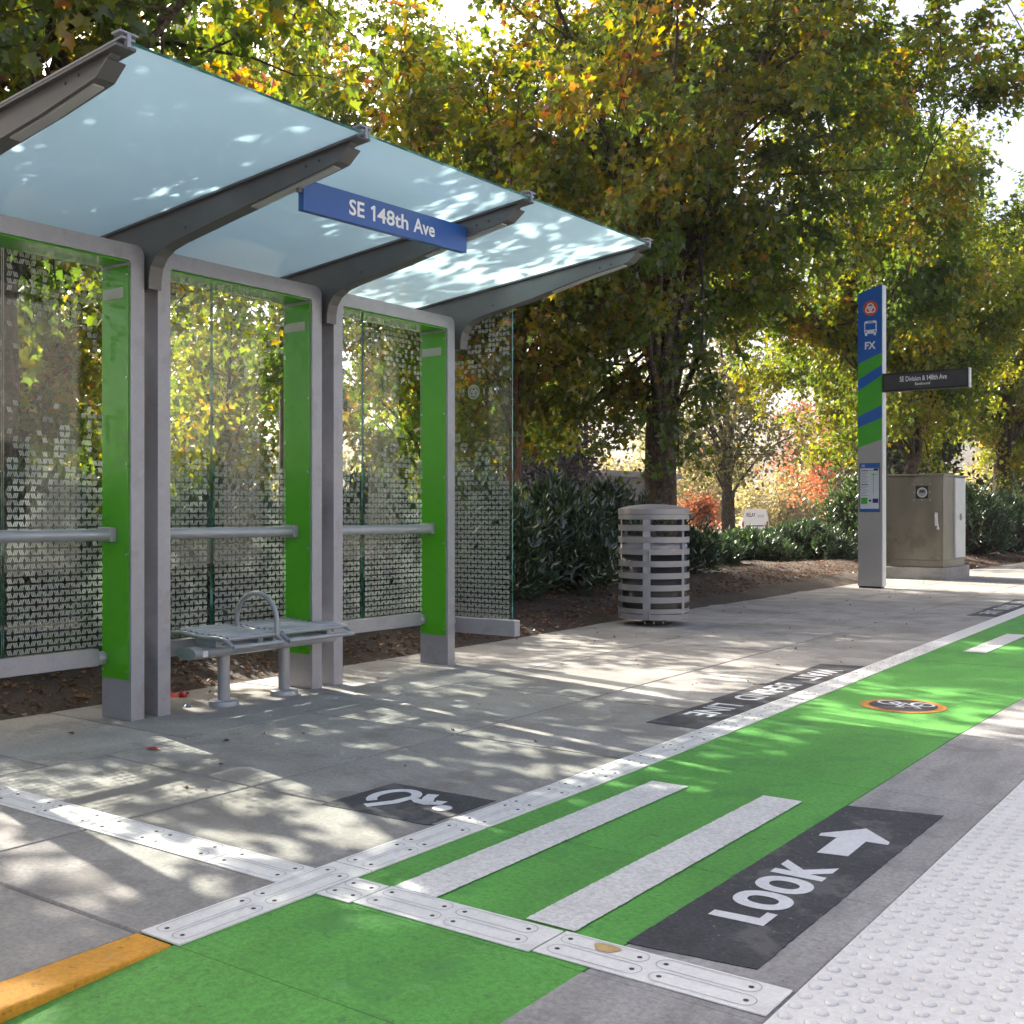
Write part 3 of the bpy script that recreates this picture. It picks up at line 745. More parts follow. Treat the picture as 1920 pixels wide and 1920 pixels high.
bs_ = b.build('base', M['bin_dark'], bn)
b = B(); b.lathe([(0, .071), (br - .01, .071), (br - .01, .085), (0, .085)], bx, by, 40); b.build('floor', M['bin_metal'], bn)
for q_ in (vis - .6, vis, vis + .6, vis + 3):
    b = B(); p = (bx + .165 * math.cos(q_), by + .165 * math.sin(q_)); b.tube([(*p, .012), (*p, .04)], .008, 8); b.build('anchor_bolt', M['steel_light'], bs_)

# ------------------------------------------------------------------ stop pylon
YP = 16.97; xl, xr = -5.64, -5.275
py_ = thing('bus_stop_pylon', 'tall blue and green bus stop pylon with a side display, in front of the cabinet', 'bus stop sign', (-5.45, 17.1, 0))
mid = lambda zl, zr: (zl, zr)
def band(name, l0, r0, l1, r1, mat):
    b = B(); b.prism([(xl, l0), (xr, r0), (xr, r1), (xl, l1)], lambda u, v, w: (u, w, v), YP, YP + .17); return b.build(name, mat, py_, bevel=.003)
band('steel_base', .03, .03, 2.15, 2.27, M['steel'])
band('lower_green_band', 2.152, 2.272, 2.46, 2.60, M['pyl_green'])
band('lower_blue_stripe', 2.462, 2.602, 2.63, 2.79, M['pyl_blue'])
band('green_band', 2.632, 2.792, 3.02, 3.25, M['pyl_green'])
band('blue_stripe', 3.022, 3.252, 3.20, 3.40, M['pyl_blue'])
band('upper_green_band', 3.202, 3.402, 3.44, 3.59, M['pyl_green'])
top = band('blue_head', 3.442, 3.592, 4.52, 4.63, M['pyl_blue'])
b = B(); b.box(-5.63, -5.285, YP + .01, YP + .16, .001, .03); b.build('foot', M['black'], py_)
b = B(); b.box(xr + .0005, xr + .012, YP - .002, YP + .172, 2.26, 2.985); b.box(xr + .0005, xr + .012, YP - .002, YP + .172, 3.275, 4.625); b.box(xr + .0005, xr + .012, YP - .002, YP + .172, .03, 2.258); b.build('lit_side_strip', M['steel_light'], py_, bevel=.002)  # right side pale throughout: the light falling there is put into its colour
yf = YP - .003; xc_ = (xl + xr) / 2
b = B(); disc(b, (xc_ + .01, yf, 4.28), (1, 0, 0), (0, 0, 1), .115); em = b.build('emblem', M['pyl_orange'], top)
b = B(); trefoil(b, (xc_ + .01, yf - .003, 4.275), (1, 0, 0), (0, 0, 1), .092, .017, 0); b.build('emblem_loops', M['sign_white'], top)
b = B()   # bus pictogram seen head-on
cx_, cz = xc_ + .01, 3.99; ybi = yf - .0005
rr = lambda w, h, r, n=5: [(sx * (w - r) + r * math.cos(a), sz * (h - r) + r * math.sin(a)) for sx, sz, a0 in ((1, 1, 0), (-1, 1, math.pi / 2), (-1, -1, math.pi), (1, -1, 1.5 * math.pi)) for a in [a0 + math.pi / 2 * k / n for k in range(n + 1)]]
b.poly([(cx_ + p[0], ybi, cz + p[1]) for p in rr(.095, .098, .03)], 0)
b.poly([(cx_ + p[0], ybi - .002, cz + .012 + p[1]) for p in rr(.078, .05, .008)], 1)
b.poly([(cx_ + p[0], ybi - .002, cz + .082 + p[1]) for p in rr(.04, .006, .004)], 1)
for s_ in (-1, 1):
    disc(b, (cx_ + s_ * .068, ybi - .002, cz - .068), (1, 0, 0), (0, 0, 1), .014, 1, 14)
    b.poly([(cx_ + s_ * .066 + p[0], ybi - .0005, cz - .105 + p[1]) for p in rr(.018, .022, .006)], 0)
b.build('bus_pictogram', [M['sign_white'], M['pyl_blue']], top)
b = B(); put_text(b, 'FX', (xc_ - .075, yf, 3.655), (1, 0, 0), (0, 0, 1), .165, .115, 0, .03); b.build('route_letters', M['sign_white'], top)
# display blade
dp = B(); dp.box(xr + .013, -4.02, YP - .02, YP + .09, 2.985, 3.265); db = dp.build('display_blade', M['black'], py_, bevel=.004)
b = B(); b.box(xr + .04, -4.045, YP - .024, YP - .0205, 3.015, 3.235); b.build('screen', M['screen_grey'], db)
b = B(); b.box(-4.0195, -4.006, YP - .021, YP + .091, 2.984, 3.266); b.build('end_cap', M['steel_light'], db)
for parts_, z_, h_ in (((('SE Division &', 0, .372), ('48th', .418, .554), ('Ave', .57, .68)), 3.122, .078), ((('Eastbound', .225, .44),), 3.058, .04)):
    b = B()
    for s_, a_, c_ in parts_: put_text(b, s_, (-5.00 + a_, YP - .0265, z_), (1, 0, 0), (0, 0, 1), c_ - a_, h_, 0, .014)
    if h_ > .05: b.poly([(-5.00 + .393 + p, YP - .0265, z_ + q) for p, q in ((.006, 0), (.017, 0), (.017, .072), (.008, .072), (-.006, .062), (-.003, .053), (.006, .057))])
    b.build('display_lettering', M['sign_white'], db)
# timetable case
b = B(); b.box(-5.615, -5.30, YP - .012, YP - .0005, 1.165, 1.915); tc = b.build('timetable_case', M['grey_dark'], py_, bevel=.003)
b = B(); yq = YP - .0145
R4 = lambda x0, x1, z0, z1, d, mi: b.poly([(x0, yq - d, z0), (x1, yq - d, z0), (x1, yq - d, z1), (x0, yq - d, z1)], mi)
R4(-5.60, -5.315, 1.18, 1.90, 0, 0); R4(-5.60, -5.315, 1.835, 1.90, .002, 1); R4(-5.60, -5.315, 1.18, 1.215, .002, 1)
for zz in (1.795, 1.58): R4(-5.585, -5.475, zz, zz + .01, .002, 3); R4(-5.455, -5.335, zz, zz + .006, .002, 3) if zz > 1.7 else None
for k in range(16):
    if k != 8: R4(-5.585, -5.475 - .02 * (k % 3), 1.775 - .024 * k, 1.783 - .024 * k, .002, 2)
for k in range(9): R4(-5.45, -5.345, 1.765 - .035 * k, 1.767 - .035 * k, .002, 2)
R4(-5.403, -5.396, 1.45, 1.765, .0025, 4); R4(-5.43, -5.35, 1.735, 1.745, .0025, 4)
R4(-5.585, -5.49, 1.29, 1.385, .002, 4); R4(-5.41, -5.325, 1.305, 1.37, .002, 5); disc(b, (-5.45, yq - .002, 1.34), (1, 0, 0), (0, 0, 1), .018, 3, 14)
R4(-5.395, -5.325, 1.80, 1.83, .0025, 3)
put_text(b, 'FX', (-5.575, yq - .003, 1.848), (1, 0, 0), (0, 0, 1), .05, .04, 0, .02)
b.build('timetable', [M['poster'], M['pyl_blue'], M['poster_grey'], M['black'], M['pyl_green'], M['poster_navy']], tc)

# ------------------------------------------------------------------ utility cabinet
cb = thing('utility_cabinet', 'stained stainless steel utility cabinet with a round meter, behind the pylon', 'utility cabinet', (-5.6, 20.4, 0))
b = B(); b.box(-6.18, -5.02, 19.66, 21.25, -.03, .21); b.build('plinth', M['plinth'], cb, bevel=.012)
b = B(); b.box(-6.12, -5.085, 19.72, 21.15, .211, .335); b.build('skirt', M['steel_dirty'], cb, bevel=.004)
b = B(); b.box(-6.12, -5.085, 19.72, 21.15, .338, 1.79); bd = b.build('housing', M['steel_dirty'], cb, bevel=.004)
b = B(); b.box(-6.10, -5.115, 19.700, 19.719, .345, 1.785); b.build('front_door', M['steel_dirty'], cb, bevel=.003)
b = B(); b.box(-6.15, -5.06, 19.69, 21.18, 1.792, 1.825); b.build('roof_cap', M['steel_dirty'], cb, bevel=.006)
b = B(); b.box(-5.0845, -5.055, 20.42, 21.10, .36, 1.77); sd = b.build('side_door', M['steel_light'], cb, bevel=.004)  # real door, given a paler metal to carry the brightness of this side
b = B(); b.box(-5.054, -5.03, 20.72, 20.76, 1.02, 1.14); b.box(-5.0295, -5.02, 20.68, 20.80, 1.06, 1.08); b.build('handle', M['steel'], sd, bevel=.003)
b = B(); b.box(-5.54, -5.33, 19.695, 19.6995, 1.40, 1.62); mw = b.build('meter_window', M['black'], cb)
b = B(); disc(b, (-5.43, 19.6925, 1.505), (1, 0, 0), (0, 0, 1), .088, 0, 32); disc(b, (-5.43, 19.690, 1.505), (1, 0, 0), (0, 0, 1), .084, 1, 32, .070)
b.box(-5.475, -5.385, 19.688, 19.6915, 1.50, 1.55, 2); b.build('meter', [M['poster_grey'], M['steel_light'], M['screen_grey']], mw)
for xx in (-5.57, -5.435, -5.30):
    for zz in (1.375, 1.51, 1.645):
        if (xx, zz) == (-5.435, 1.51): continue
        b = B(); b.tube([(xx, 19.699, zz), (xx, 19.69, zz)], .008, 8); b.build('rivet', M['steel_light'], mw)
b = B(); b.box(-5.215, -5.17, 19.665, 19.6995, .93, 1.16); b.tube([(-5.19, 19.68, 1.13), (-5.19, 19.63, 1.12), (-5.16, 19.62, 1.0), (-5.15, 19.64, .90)], .014, 8); b.lathe([(0, .86), (.022, .87), (.022, .90), (0, .91)], -5.15, 19.64, 12)
b.build('handle', M['steel_light'], cb, bevel=.003)

# ------------------------------------------------------------------ foliage
def nrm(a): return a / np.maximum(np.linalg.norm(a, axis=-1, keepdims=True), 1e-9)
MAPLE = np.array([(0, 0), (.42, .0), (.27, .22), (.60, .50), (.22, .57), (0, 1.0)])
MAPLE2 = np.array([(0, -.02), (.36, -.12), (.30, .12), (.52, .16), (.36, .30), (.62, .60), (.24, .62), (.10, .78), (0, 1.05)])
def leaf_array(anchor, outward, size, seed, shape=MAPLE, droop=.75, up=.55, fold=.28):
    r = np.random.default_rng(seed); n = len(anchor)
    nor = nrm(np.stack([np.zeros(n), np.zeros(n), np.ones(n)], -1) * up + outward * .55 + r.normal(0, .55, (n, 3)))
    tip = outward * .5 + r.normal(0, .6, (n, 3)); tip[:, 2] -= droop
    tip = nrm(tip - nor * (tip * nor).sum(-1, keepdims=True)); sd = np.cross(nor, tip)
    sz = size * r.uniform(.65, 1.25, n)
    k = len(shape); V = np.zeros((n, 2, k, 3))
    curl = r.uniform(-.3, .7, n); asp = r.uniform(.62, 1.08, n); fold = r.uniform(.05, .75, n)
    for h, sgn in ((0, 1), (1, -1)):
        S2 = shape if sgn > 0 else shape[::-1]
        for i, (a, c) in enumerate(S2):
            V[:, h, i] = anchor + sd * (sgn * a * sz * asp)[:, None] + tip * (c * sz)[:, None] + nor * ((fold * abs(a) - curl * c * c * .5) * sz)[:, None]
    return V.reshape(n * 2, k, 3), np.repeat(np.arange(n), 2)
def quad_leaves(anchor, outward, size, seed, slim=.55):
    r = np.random.default_rng(seed); n = len(anchor)
    nor = nrm(outward * .4 + r.normal(0, .7, (n, 3)) + np.array([0, 0, .4])); tip = outward * .4 + r.normal(0, .7, (n, 3)); tip[:, 2] -= .4
    tip = nrm(tip - nor * (tip * nor).sum(-1, keepdims=True)); sd = np.cross(nor, tip); sz = size * r.uniform(.6, 1.3, n)
    V = np.stack([anchor, anchor + (tip * .45 + sd * slim * .6) * sz[:, None], anchor + tip * sz[:, None], anchor + (tip * .5 - sd * slim * .6) * sz[:, None]], 1)
    return V
def clump(p, seed):
    r = np.random.default_rng(seed); s = np.zeros(len(p))
    for f in (.5, .9, 1.7):
        k = r.normal(0, f * 1.6, (2, 3)); ph = r.uniform(0, 6.28, 2)
        s += np.sin(p @ k[0] + ph[0]) * np.sin(p @ k[1] + ph[1])
    return s / 3.
def curve(p0, p1, bow, n, r, wob):
    t = np.linspace(0, 1, n)[:, None]
    p0, p1, bow = np.array(p0), np.array(p1), np.array(bow)
    c = p0 * (1 - t) ** 2 + 2 * (1 - t) * t * bow + p1 * t ** 2
    w = np.cumsum(r.normal(0, wob, (n, 3)), 0); w -= t * w[-1]; 
    return c + w
def skeleton(base, fork_h, rt, cc, cr, n_limb, n_sub, n_twig, seed, lean=(0, 0), spread=.3, sides=9):
    """trunk + limbs + boughs + twigs as tubes; returns builder and leaf anchors with their outward direction"""
    r = np.random.default_rng(seed); b = B(); cc = np.array(cc); cr = np.array(cr); base = np.array(base, float)
    fork = base + np.array([lean[0], lean[1], fork_h])
    tr = curve(base - np.array([0, 0, .25]), fork, base + np.array([lean[0] * .2, lean[1] * .2, fork_h * .6]), 9, r, .012)
    rad = np.interp(np.linspace(0, 1, 9), [0, .1, .25, 1], [1.6, 1.25, 1.05, .92]) * rt
    b.tube(tr, list(rad), 14, cap=False)
    A = []; O = []
    def surf_pt(lo, hi):
        while True:
            d = nrm(r.normal(0, 1, 3))
            if d[2] > -.75: break
        return cc + d * cr * r.uniform(lo, hi), d
    for i in range(n_limb):
        az = 2 * math.pi * (i + r.uniform(-.3, .3)) / n_limb
        low = i % 5 < 2; el = (r.uniform(-.55, .35) if low else r.uniform(.45, 1.3)) if i else 1.45
        d = np.array([math.cos(az) * math.cos(el), math.sin(az) * math.cos(el), math.sin(el)])
        p1 = cc + d * cr * r.uniform(.72, .92)
        while not clear(p1 - np.array([0, 0, 1.7])): p1[2] += .3; p1[0] -= .12
        if 9 < p1[1] < 22: p1[0] = min(p1[0], -4.3)
        p0 = tr[-1 if i % 2 == 0 else -2] + r.normal(0, rt * .2, 3)
        bow = p0 + (p1 - p0) * np.array([.28, .28, .55]) + np.array([0, 0, .5])
        n = 12; c = curve(p0, p1, bow, n, r, .035); c[0] = p0
        rl = rt * r.uniform(.32, .48) * (.6 if low and i else 1.) * np.interp(np.linspace(0, 1, n), [0, .3, 1], [1, .72, .10])
        mark = (len(b.v), len(b.f), len(A)); alive = 0
        b.tube(c, list(rl), 8, cap=False)
        for j in range(n_sub):
            t = r.uniform(.14, 1.); k = min(int(t * (n - 1)), n - 2); q0 = c[k] + (c[k + 1] - c[k]) * (t * (n - 1) - k)
            dd = nrm(nrm(c[k + 1] - c[k]) * .5 + nrm(q0 - cc + 1e-6) * .35 + r.normal(0, .62, 3) + np.array([0, 0, .12]))
            q1 = q0 + dd * r.uniform(.5, 1.15) * cr.mean() * .42
            e = (q1 - cc) / cr; m = np.linalg.norm(e)
            if m > 1: q1 = cc + e / m * cr * r.uniform(.88, 1.)
            c2 = curve(q0, q1, (q0 + q1) / 2 + np.array([0, 0, .18]), 7, r, .03); c2[0] = q0
            r2 = max(rl[k] * .5, .010) * np.linspace(1, .3, 7)
            if not clear(c2[-1]): continue
            alive += 1
            b.tube(c2, list(np.maximum(r2, .005)), 5, cap=False)
            for h in range(n_twig):
                k2 = r.integers(2, 7); s0 = c2[min(k2, 6)]
                dd2 = nrm(nrm(q1 - q0) * .5 + r.normal(0, .75, 3) + np.array([0, 0, -.1]))
                s1 = s0 + dd2 * r.uniform(.35, .8)
                c3 = curve(s0, s1, (s0 + s1) / 2 + np.array([0, 0, .08]), 4, r, .015); c3[0] = s0
                if not clear(c3[-1]): continue
                b.tube(c3, [.006, .005, .004, .003], 4, cap=False)
                for w in range(1, 4): A.append(c3[w]); O.append(nrm(c3[w] - cc) * .7 + dd2 * .3)
            for w in range(3, 7): A.append(c2[w]); O.append(nrm(c2[w] - cc))
        if alive < .75 * n_sub:      # a bough pruned this hard is cut off at the trunk
            del b.v[mark[0]:], b.f[mark[1]:], b.m[mark[1]:], b.sm[mark[1]:], A[mark[2]:], O[mark[2]:]
    return b, np.array(A), nrm(np.array(O))
def clear(p):
    """crowns are kept clear of the walkway, the shelter roof and the sign"""
    x, y_, z = p[..., 0], p[..., 1], p[..., 2]
    lo_ = np.interp(x, [-9, -7.2, -6.2, -4.5, -2], [0, 1.2, 4.3, 5.6, 6.4])
    lo_ = np.where((y_ < 8) & (x > -7.6), np.maximum(lo_, 3.5), lo_)
    return z > lo_
def make_tree(name, label, cat, base, fork_h, rt, cc, cr, n_limb, n_sub, n_twig, n_leaf, size, leafm, seed, group=None, barkm='bark', lean=(0, 0), fine=True, jit=.17, bias=0., crop=None):
    t = thing(name, label, cat, base, group); base_ = np.array(base)
    b, A, O = skeleton(base, fork_h, rt, cc, cr, n_limb, n_sub, n_twig, seed, lean)
    b.build('trunk', M[barkm], t)
    r = np.random.default_rng(seed + 1)
    i = r.integers(0, len(A), n_leaf); p = A[i] + r.normal(0, jit, (n_leaf, 3)) - base_
    out = nrm(O[i] + r.normal(0, .3, (n_leaf, 3)))
    tone = np.clip(.36 + .60 * clump(A[i], seed + 2) + r.normal(0, .17, n_leaf) + bias, 0, 1)
    if fine:
        V, idx = leaf_array(p, out, size, seed + 3, MAPLE2 if fine == 2 else MAPLE); tone = tone[idx]
        fastmesh('crown', V, V.shape[1], M[leafm], tone, t)
    else:
        V = quad_leaves(p, out, size, seed + 3); fastmesh('crown', V, 4, M[leafm], tone, t)
    return t
def copy_tree(src, loc, rz, sc, label):
    c = src.copy(); COL.objects.link(c); c.location = loc; c.rotation_euler = (0, 0, rz); c.scale = (sc, sc, sc); c['label'] = label
    for ch in src.children:
        d = ch.copy(); COL.objects.link(d); d.parent = c
    return c
GS = 'maple trees along the back of the pavement'
sz_ = lambda x, y_: float(soil_z(np.array(x), np.array(y_)))
make_tree('maple_tree', 'autumn maple tree overhanging the shelter, its branches above the roof', 'tree', (-8.2, 4.6, .15), 2.9, .17, (-7.5, 5.6, 5.9), (4.6, 5.4, 3.3), 13, 11, 5, 15500, .12, 'leaf_maple', 21, GS, fine=2, bias=.14, jit=.085)
make_tree('maple_tree', 'large autumn maple with a thick trunk rising behind the litter bin', 'tree', (-8.1, 15.2, .2), 2.35, .25, (-6.7, 16.1, 7.0), (5.8, 6.8, 5.7), 20, 15, 6, 80000, .104, 'leaf_maple', 33, GS, fine=2, jit=.09, bias=.06)
t3 = make_tree('maple_tree', 'slender leaning maple behind the steel cabinet', 'tree', (-8.0, 26.9, .2), 2.3, .15, (-7.8, 26.3, 5.7), (5.0, 5.6, 4.2), 13, 14, 5, 50000, .12, 'leaf_gold', 47, GS, lean=(.35, .35), jit=.15)
t4 = make_tree('maple_tree', 'dark trunked maple at the right edge beyond the laurel shrubs', 'tree', (-7.75, 37.0, .2), 2.6, .29, (-7.4, 36.5, 6.4), (5.2, 5.6, 4.8), 12, 13, 5, 36000, .14, 'leaf_gold', 58, GS, jit=.16)
copy_tree(t3, (-7.6, 47.5, .2), 2.1, 1.3, 'golden maple farthest along the pavement at the right edge')
make_tree('maple_tree', 'thin maple with a peeling reddish trunk seen just right of the shelter glass', 'tree', (-9.3, 12.9, .2), 2.2, .105, (-9.4, 11.8, 4.7), (3.2, 3.6, 2.9), 9, 10, 5, 17000, .13, 'leaf_maple', 66, GS, barkm='bark_red', lean=(.05, .1), bias=.16, jit=.14)
make_tree('maple_tree', 'maple out of view beyond the left edge, casting dapples on the near pavement', 'tree', (-9.0, -2.2, .15), 2.7, .2, (-8.0, -1.0, 5.6), (4.6, 4.8, 3.8), 13, 11, 5, 20000, .13, 'leaf_maple', 71, GS)  # tree outside the view, its crown placed and thinned for the dappled shade
t8 = make_tree('maple_tree', 'maple behind the hedge between the shelter and the thick trunk', 'tree', (-14.2, 17.0, -.2), 2.0, .16, (-14.2, 17.0, 4.7), (3.6, 3.6, 3.2), 10, 11, 5, 20000, .14, 'leaf_maple', 75, GS, jit=.16)
copy_tree(t8, (-14.5, 8.4, -.2), 1.7, .8, 'maple behind the hedge seen through the right glass bay')
copy_tree(t8, (-12.8, 2.6, -.1), 3.9, 1., 'unseen maple behind the hedge at left, added to shade the near pavement')  # tree outside the view, added and sized to block sun from the pavement
make_tree('maple_tree', 'maple straight behind the pylon, its crown rising over the blue head', 'tree', (-6.95, 21.6, .05), 3.7, .14, (-7.6, 21.0, 7.6), (4.2, 3.9, 3.2), 12, 13, 5, 26000, .125, 'leaf_maple', 52, GS, jit=.12, bias=-.04)
make_tree('maple_tree', 'tall high crowned maple well behind the shelter, its top above the glass roof', 'tree', (-16.6, 15.4, -.6), 5.6, .17, (-16.4, 14.4, 9.9), (4.6, 4.8, 3.6), 12, 13, 5, 26000, .135, 'leaf_gold', 53, GS, jit=.13)
copy_tree(t4, (-13.5, 46.0, -.4), 1.1, 1.15, 'broad maple behind the row, between the pylon and the dark trunk')
copy_tree(t4, (-11.5, 58.0, -.4), 3.1, 1.3, 'tall maple at the back above the cabinet')

GB = 'trees beyond the hedge'
bo = make_tree('oak_tree', 'hazy oak with drooping grey green crown beyond the hedge gap', 'tree', (-16.2, 35.3, -.7), 2.6, .24, (-16.2, 35.3, 6.3), (4.6, 4.6, 4.6), 11, 10, 4, 12000, .17, 'leaf_oak', 80, GB, fine=False, jit=.25)
rd = make_tree('red_tree', 'red leaved tree left of the pylon in the distance', 'tree', (-16.0, 47.0, -.7), 2.0, .16, (-16.0, 47.0, 3.9), (3.9, 3.9, 2.6), 8, 9, 4, 8000, .18, 'leaf_red', 84, GB, fine=False, jit=.25)
gd = make_tree('golden_tree', 'yellow green tree seen through the middle glass bay', 'tree', (-27, 22.5, -.7), 1.6, .2, (-27, 22.5, 5.3), (4.8, 4.8, 4.6), 9, 9, 4, 9000, .24, 'leaf_gold', 88, GB, fine=False, jit=.3)
for x, y_, s_, rz_, lab in ((-31, 15, 1.1, 1., 'yellow green tree seen through the left glass bay'), (-27, 32.5, 1., 2.5, 'yellow green tree seen through the right glass bay'), (-34, 27, 1.2, 4., 'tall yellow green tree at the back between the middle and right bays'), (-22, 14.5, .75, .4, 'low golden tree just behind the shelter at left')):
    copy_tree(gd, (x, y_, -.7), rz_, s_, lab)
pl_ = make_tree('plum_tree', 'dark plum coloured tree under the maple just right of the shelter', 'tree', (-21.5, 32.3, -.7), 1.3, .22, (-21.5, 32.3, 3.6), (3.2, 3.2, 2.5), 9, 9, 4, 9000, .22, 'leaf_dark', 92, GB, fine=False, jit=.3)
pa = make_tree('pale_tree', 'pale yellow tree far off behind the parked van', 'tree', (-38, 80, -.7), .8, .2, (-38, 80, 2.9), (5.6, 5.6, 3.2), 9, 8, 4, 5000, .36, 'leaf_pale', 95, GB, fine=False, jit=.45)
for x, y_, s_, lab in ((-26, 82, .95, 'pale yellow tree far off left of the pylon'), (-28.8, 71.6, .7, 'small pale tree just right of the white van'), (-26.6, 73.6, .7, 'small pale tree between the white van and the pylon'), (-48, 76, 1.1, 'pale yellow tree far off behind the thick maple trunk'), (-17, 88, 1.1, 'pale yellow tree far off behind the red tree'), (-60, 70, 1.2, 'pale far tree right of the dark plum tree'),
                       (-40, 112, 1.6, 'big pale far tree behind the van'), (-24, 120, 1.7, 'big pale far tree behind the red tree'), (-56, 108, 1.7, 'big pale far tree behind the hazy oak'),
                       (-9, 125, 1.7, 'big pale far tree behind the pylon'), (-74, 104, 1.7, 'big pale far tree above the grey building'), (-92, 88, 1.6, 'big pale far tree behind the right glass bay'), (-100, 70, 1.6, 'big pale far tree behind the middle glass bay')):
    copy_tree(pa, (x, y_, -.7), s_ * 9, s_, lab)
cn = make_tree('conifer', 'dark green conifer low behind the steel cabinet', 'tree', (-12.2, 44, -.6), .6, .2, (-12.2, 44, 2.6), (3.2, 3.2, 2.6), 9, 9, 4, 8000, .24, 'leaf_conifer', 97, GB, fine=False, jit=.3)
copy_tree(cn, (-9.6, 56, -.6), 2., 1.2, 'dark conifer at the right edge behind the last laurel')
ob = make_tree('orange_bush', 'orange russet bush left of the white van behind the hedge', 'bush', (-17.2, 35.5, -.6), .3, .06, (-17.2, 35.5, .55), (.8, .8, .75), 7, 6, 3, 2200, .12, 'leaf_red', 99, None, fine=False, jit=.12)

# laurel shrubs: upright stems with whorls of long leaves
LAUREL = np.array([(0, 0), (.10, .18), (.135, .45), (.09, .78), (0, 1.0)])
def laurel(x, y_, rx, ry, h, n_stem, label, seed, lit=0.):
    z0 = sz_(x, y_); t = thing('laurel_shrub', label, 'shrub', (x, y_, z0), 'laurel shrubs behind the pavement')
    r = np.random.default_rng(seed); b = B(); A = []; O = []; U = []
    for k in range(n_stem):
        a = r.uniform(0, 6.283); q = math.sqrt(r.uniform(0, 1)); el = r.uniform(.02, 1) ** .8
        # stem tip on a lumpy dome
        lump = 1 + .16 * math.sin(3 * a + seed) + .12 * math.sin(5 * a + 2 * seed)
        th = el * math.pi / 2
        tipp = np.array([rx * lump * math.cos(th) * math.cos(a), ry * lump * math.cos(th) * math.sin(a), h * (.12 + .88 * math.sin(th)) * r.uniform(.86, 1.1)]) * r.uniform(.72, 1.02)
        root = np.array([tipp[0] * .35, tipp[1] * .35, 0])
        c = curve(root, tipp, (root + tipp) / 2 + np.array([tipp[0] * .2, tipp[1] * .2, -.05]), 5, r, .012)
        b.tube(c, [.012, .010, .008, .006, .004], 4, cap=False)
        d = nrm(c[-1] - c[-3] + np.array([0, 0, .25]))
        for w in range(r.integers(13, 20)):
            f = r.uniform(.0, 1); p = tipp - d * f * .28; q2 = w * 2.4
            side = nrm(np.cross(d, np.array([math.cos(q2), math.sin(q2), .3])))
            A.append(p); O.append(side); U.append(nrm(side * (.75 + .5 * f) + d * (.85 - .6 * f) + np.array([0, 0, -.25 * f]) + r.normal(0, .18, 3)))
    b.v = [(p[0] + x, p[1] + y_, p[2] + z0) for p in b.v]; b.build('stems', M['bark'], t)
    A, O, U = np.array(A), np.array(O), np.array(U); n = len(A)
    nor = nrm(np.cross(np.cross(U, O) + r.normal(0, .25, (n, 3)), U)); sd = np.cross(nor, U); sz = r.uniform(.075, .15, n)
    V = np.zeros((n, 2, 5, 3))
    for hh, sg_ in ((0, 1), (1, -1)):
        for i, (a, c) in enumerate(LAUREL if sg_ > 0 else LAUREL[::-1]):
            V[:, hh, i] = A + sd * (sg_ * a * sz)[:, None] + U * (c * sz)[:, None] + nor * ((.5 * a - .3 * c * c) * sz)[:, None]
    tone = np.repeat(np.clip(r.beta(2, 3, n) + lit * (A[:, 2] / h), 0, 1), 2)  # leaves coloured lighter towards the top to stand for sun on the shrub
    fastmesh('leaves', V.reshape(n * 2, 5, 3), 5, M['leaf_laurel'], tone, t)
    return t
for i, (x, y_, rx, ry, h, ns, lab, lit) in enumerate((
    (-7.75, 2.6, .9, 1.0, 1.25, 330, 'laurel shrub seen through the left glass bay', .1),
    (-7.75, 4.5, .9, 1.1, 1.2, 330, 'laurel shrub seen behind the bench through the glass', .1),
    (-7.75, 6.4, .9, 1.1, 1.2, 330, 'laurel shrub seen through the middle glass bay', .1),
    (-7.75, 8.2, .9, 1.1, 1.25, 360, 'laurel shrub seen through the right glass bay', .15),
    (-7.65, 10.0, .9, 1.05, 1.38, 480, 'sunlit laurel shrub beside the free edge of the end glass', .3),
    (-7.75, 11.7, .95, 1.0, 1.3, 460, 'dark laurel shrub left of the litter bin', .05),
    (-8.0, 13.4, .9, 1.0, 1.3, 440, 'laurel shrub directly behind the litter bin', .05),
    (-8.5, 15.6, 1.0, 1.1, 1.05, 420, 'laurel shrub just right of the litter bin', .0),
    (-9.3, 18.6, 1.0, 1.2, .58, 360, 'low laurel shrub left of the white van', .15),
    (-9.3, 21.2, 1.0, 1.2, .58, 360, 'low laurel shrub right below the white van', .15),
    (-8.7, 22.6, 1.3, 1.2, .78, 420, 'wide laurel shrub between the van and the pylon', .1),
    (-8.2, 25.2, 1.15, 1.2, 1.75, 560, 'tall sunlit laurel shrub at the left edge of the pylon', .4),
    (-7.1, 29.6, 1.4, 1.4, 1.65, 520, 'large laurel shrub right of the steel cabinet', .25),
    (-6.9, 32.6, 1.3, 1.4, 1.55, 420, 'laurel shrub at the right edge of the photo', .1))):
    laurel(x, y_, rx, ry, h, int(ns * 1.35), lab, 200 + i, lit * 1.4)

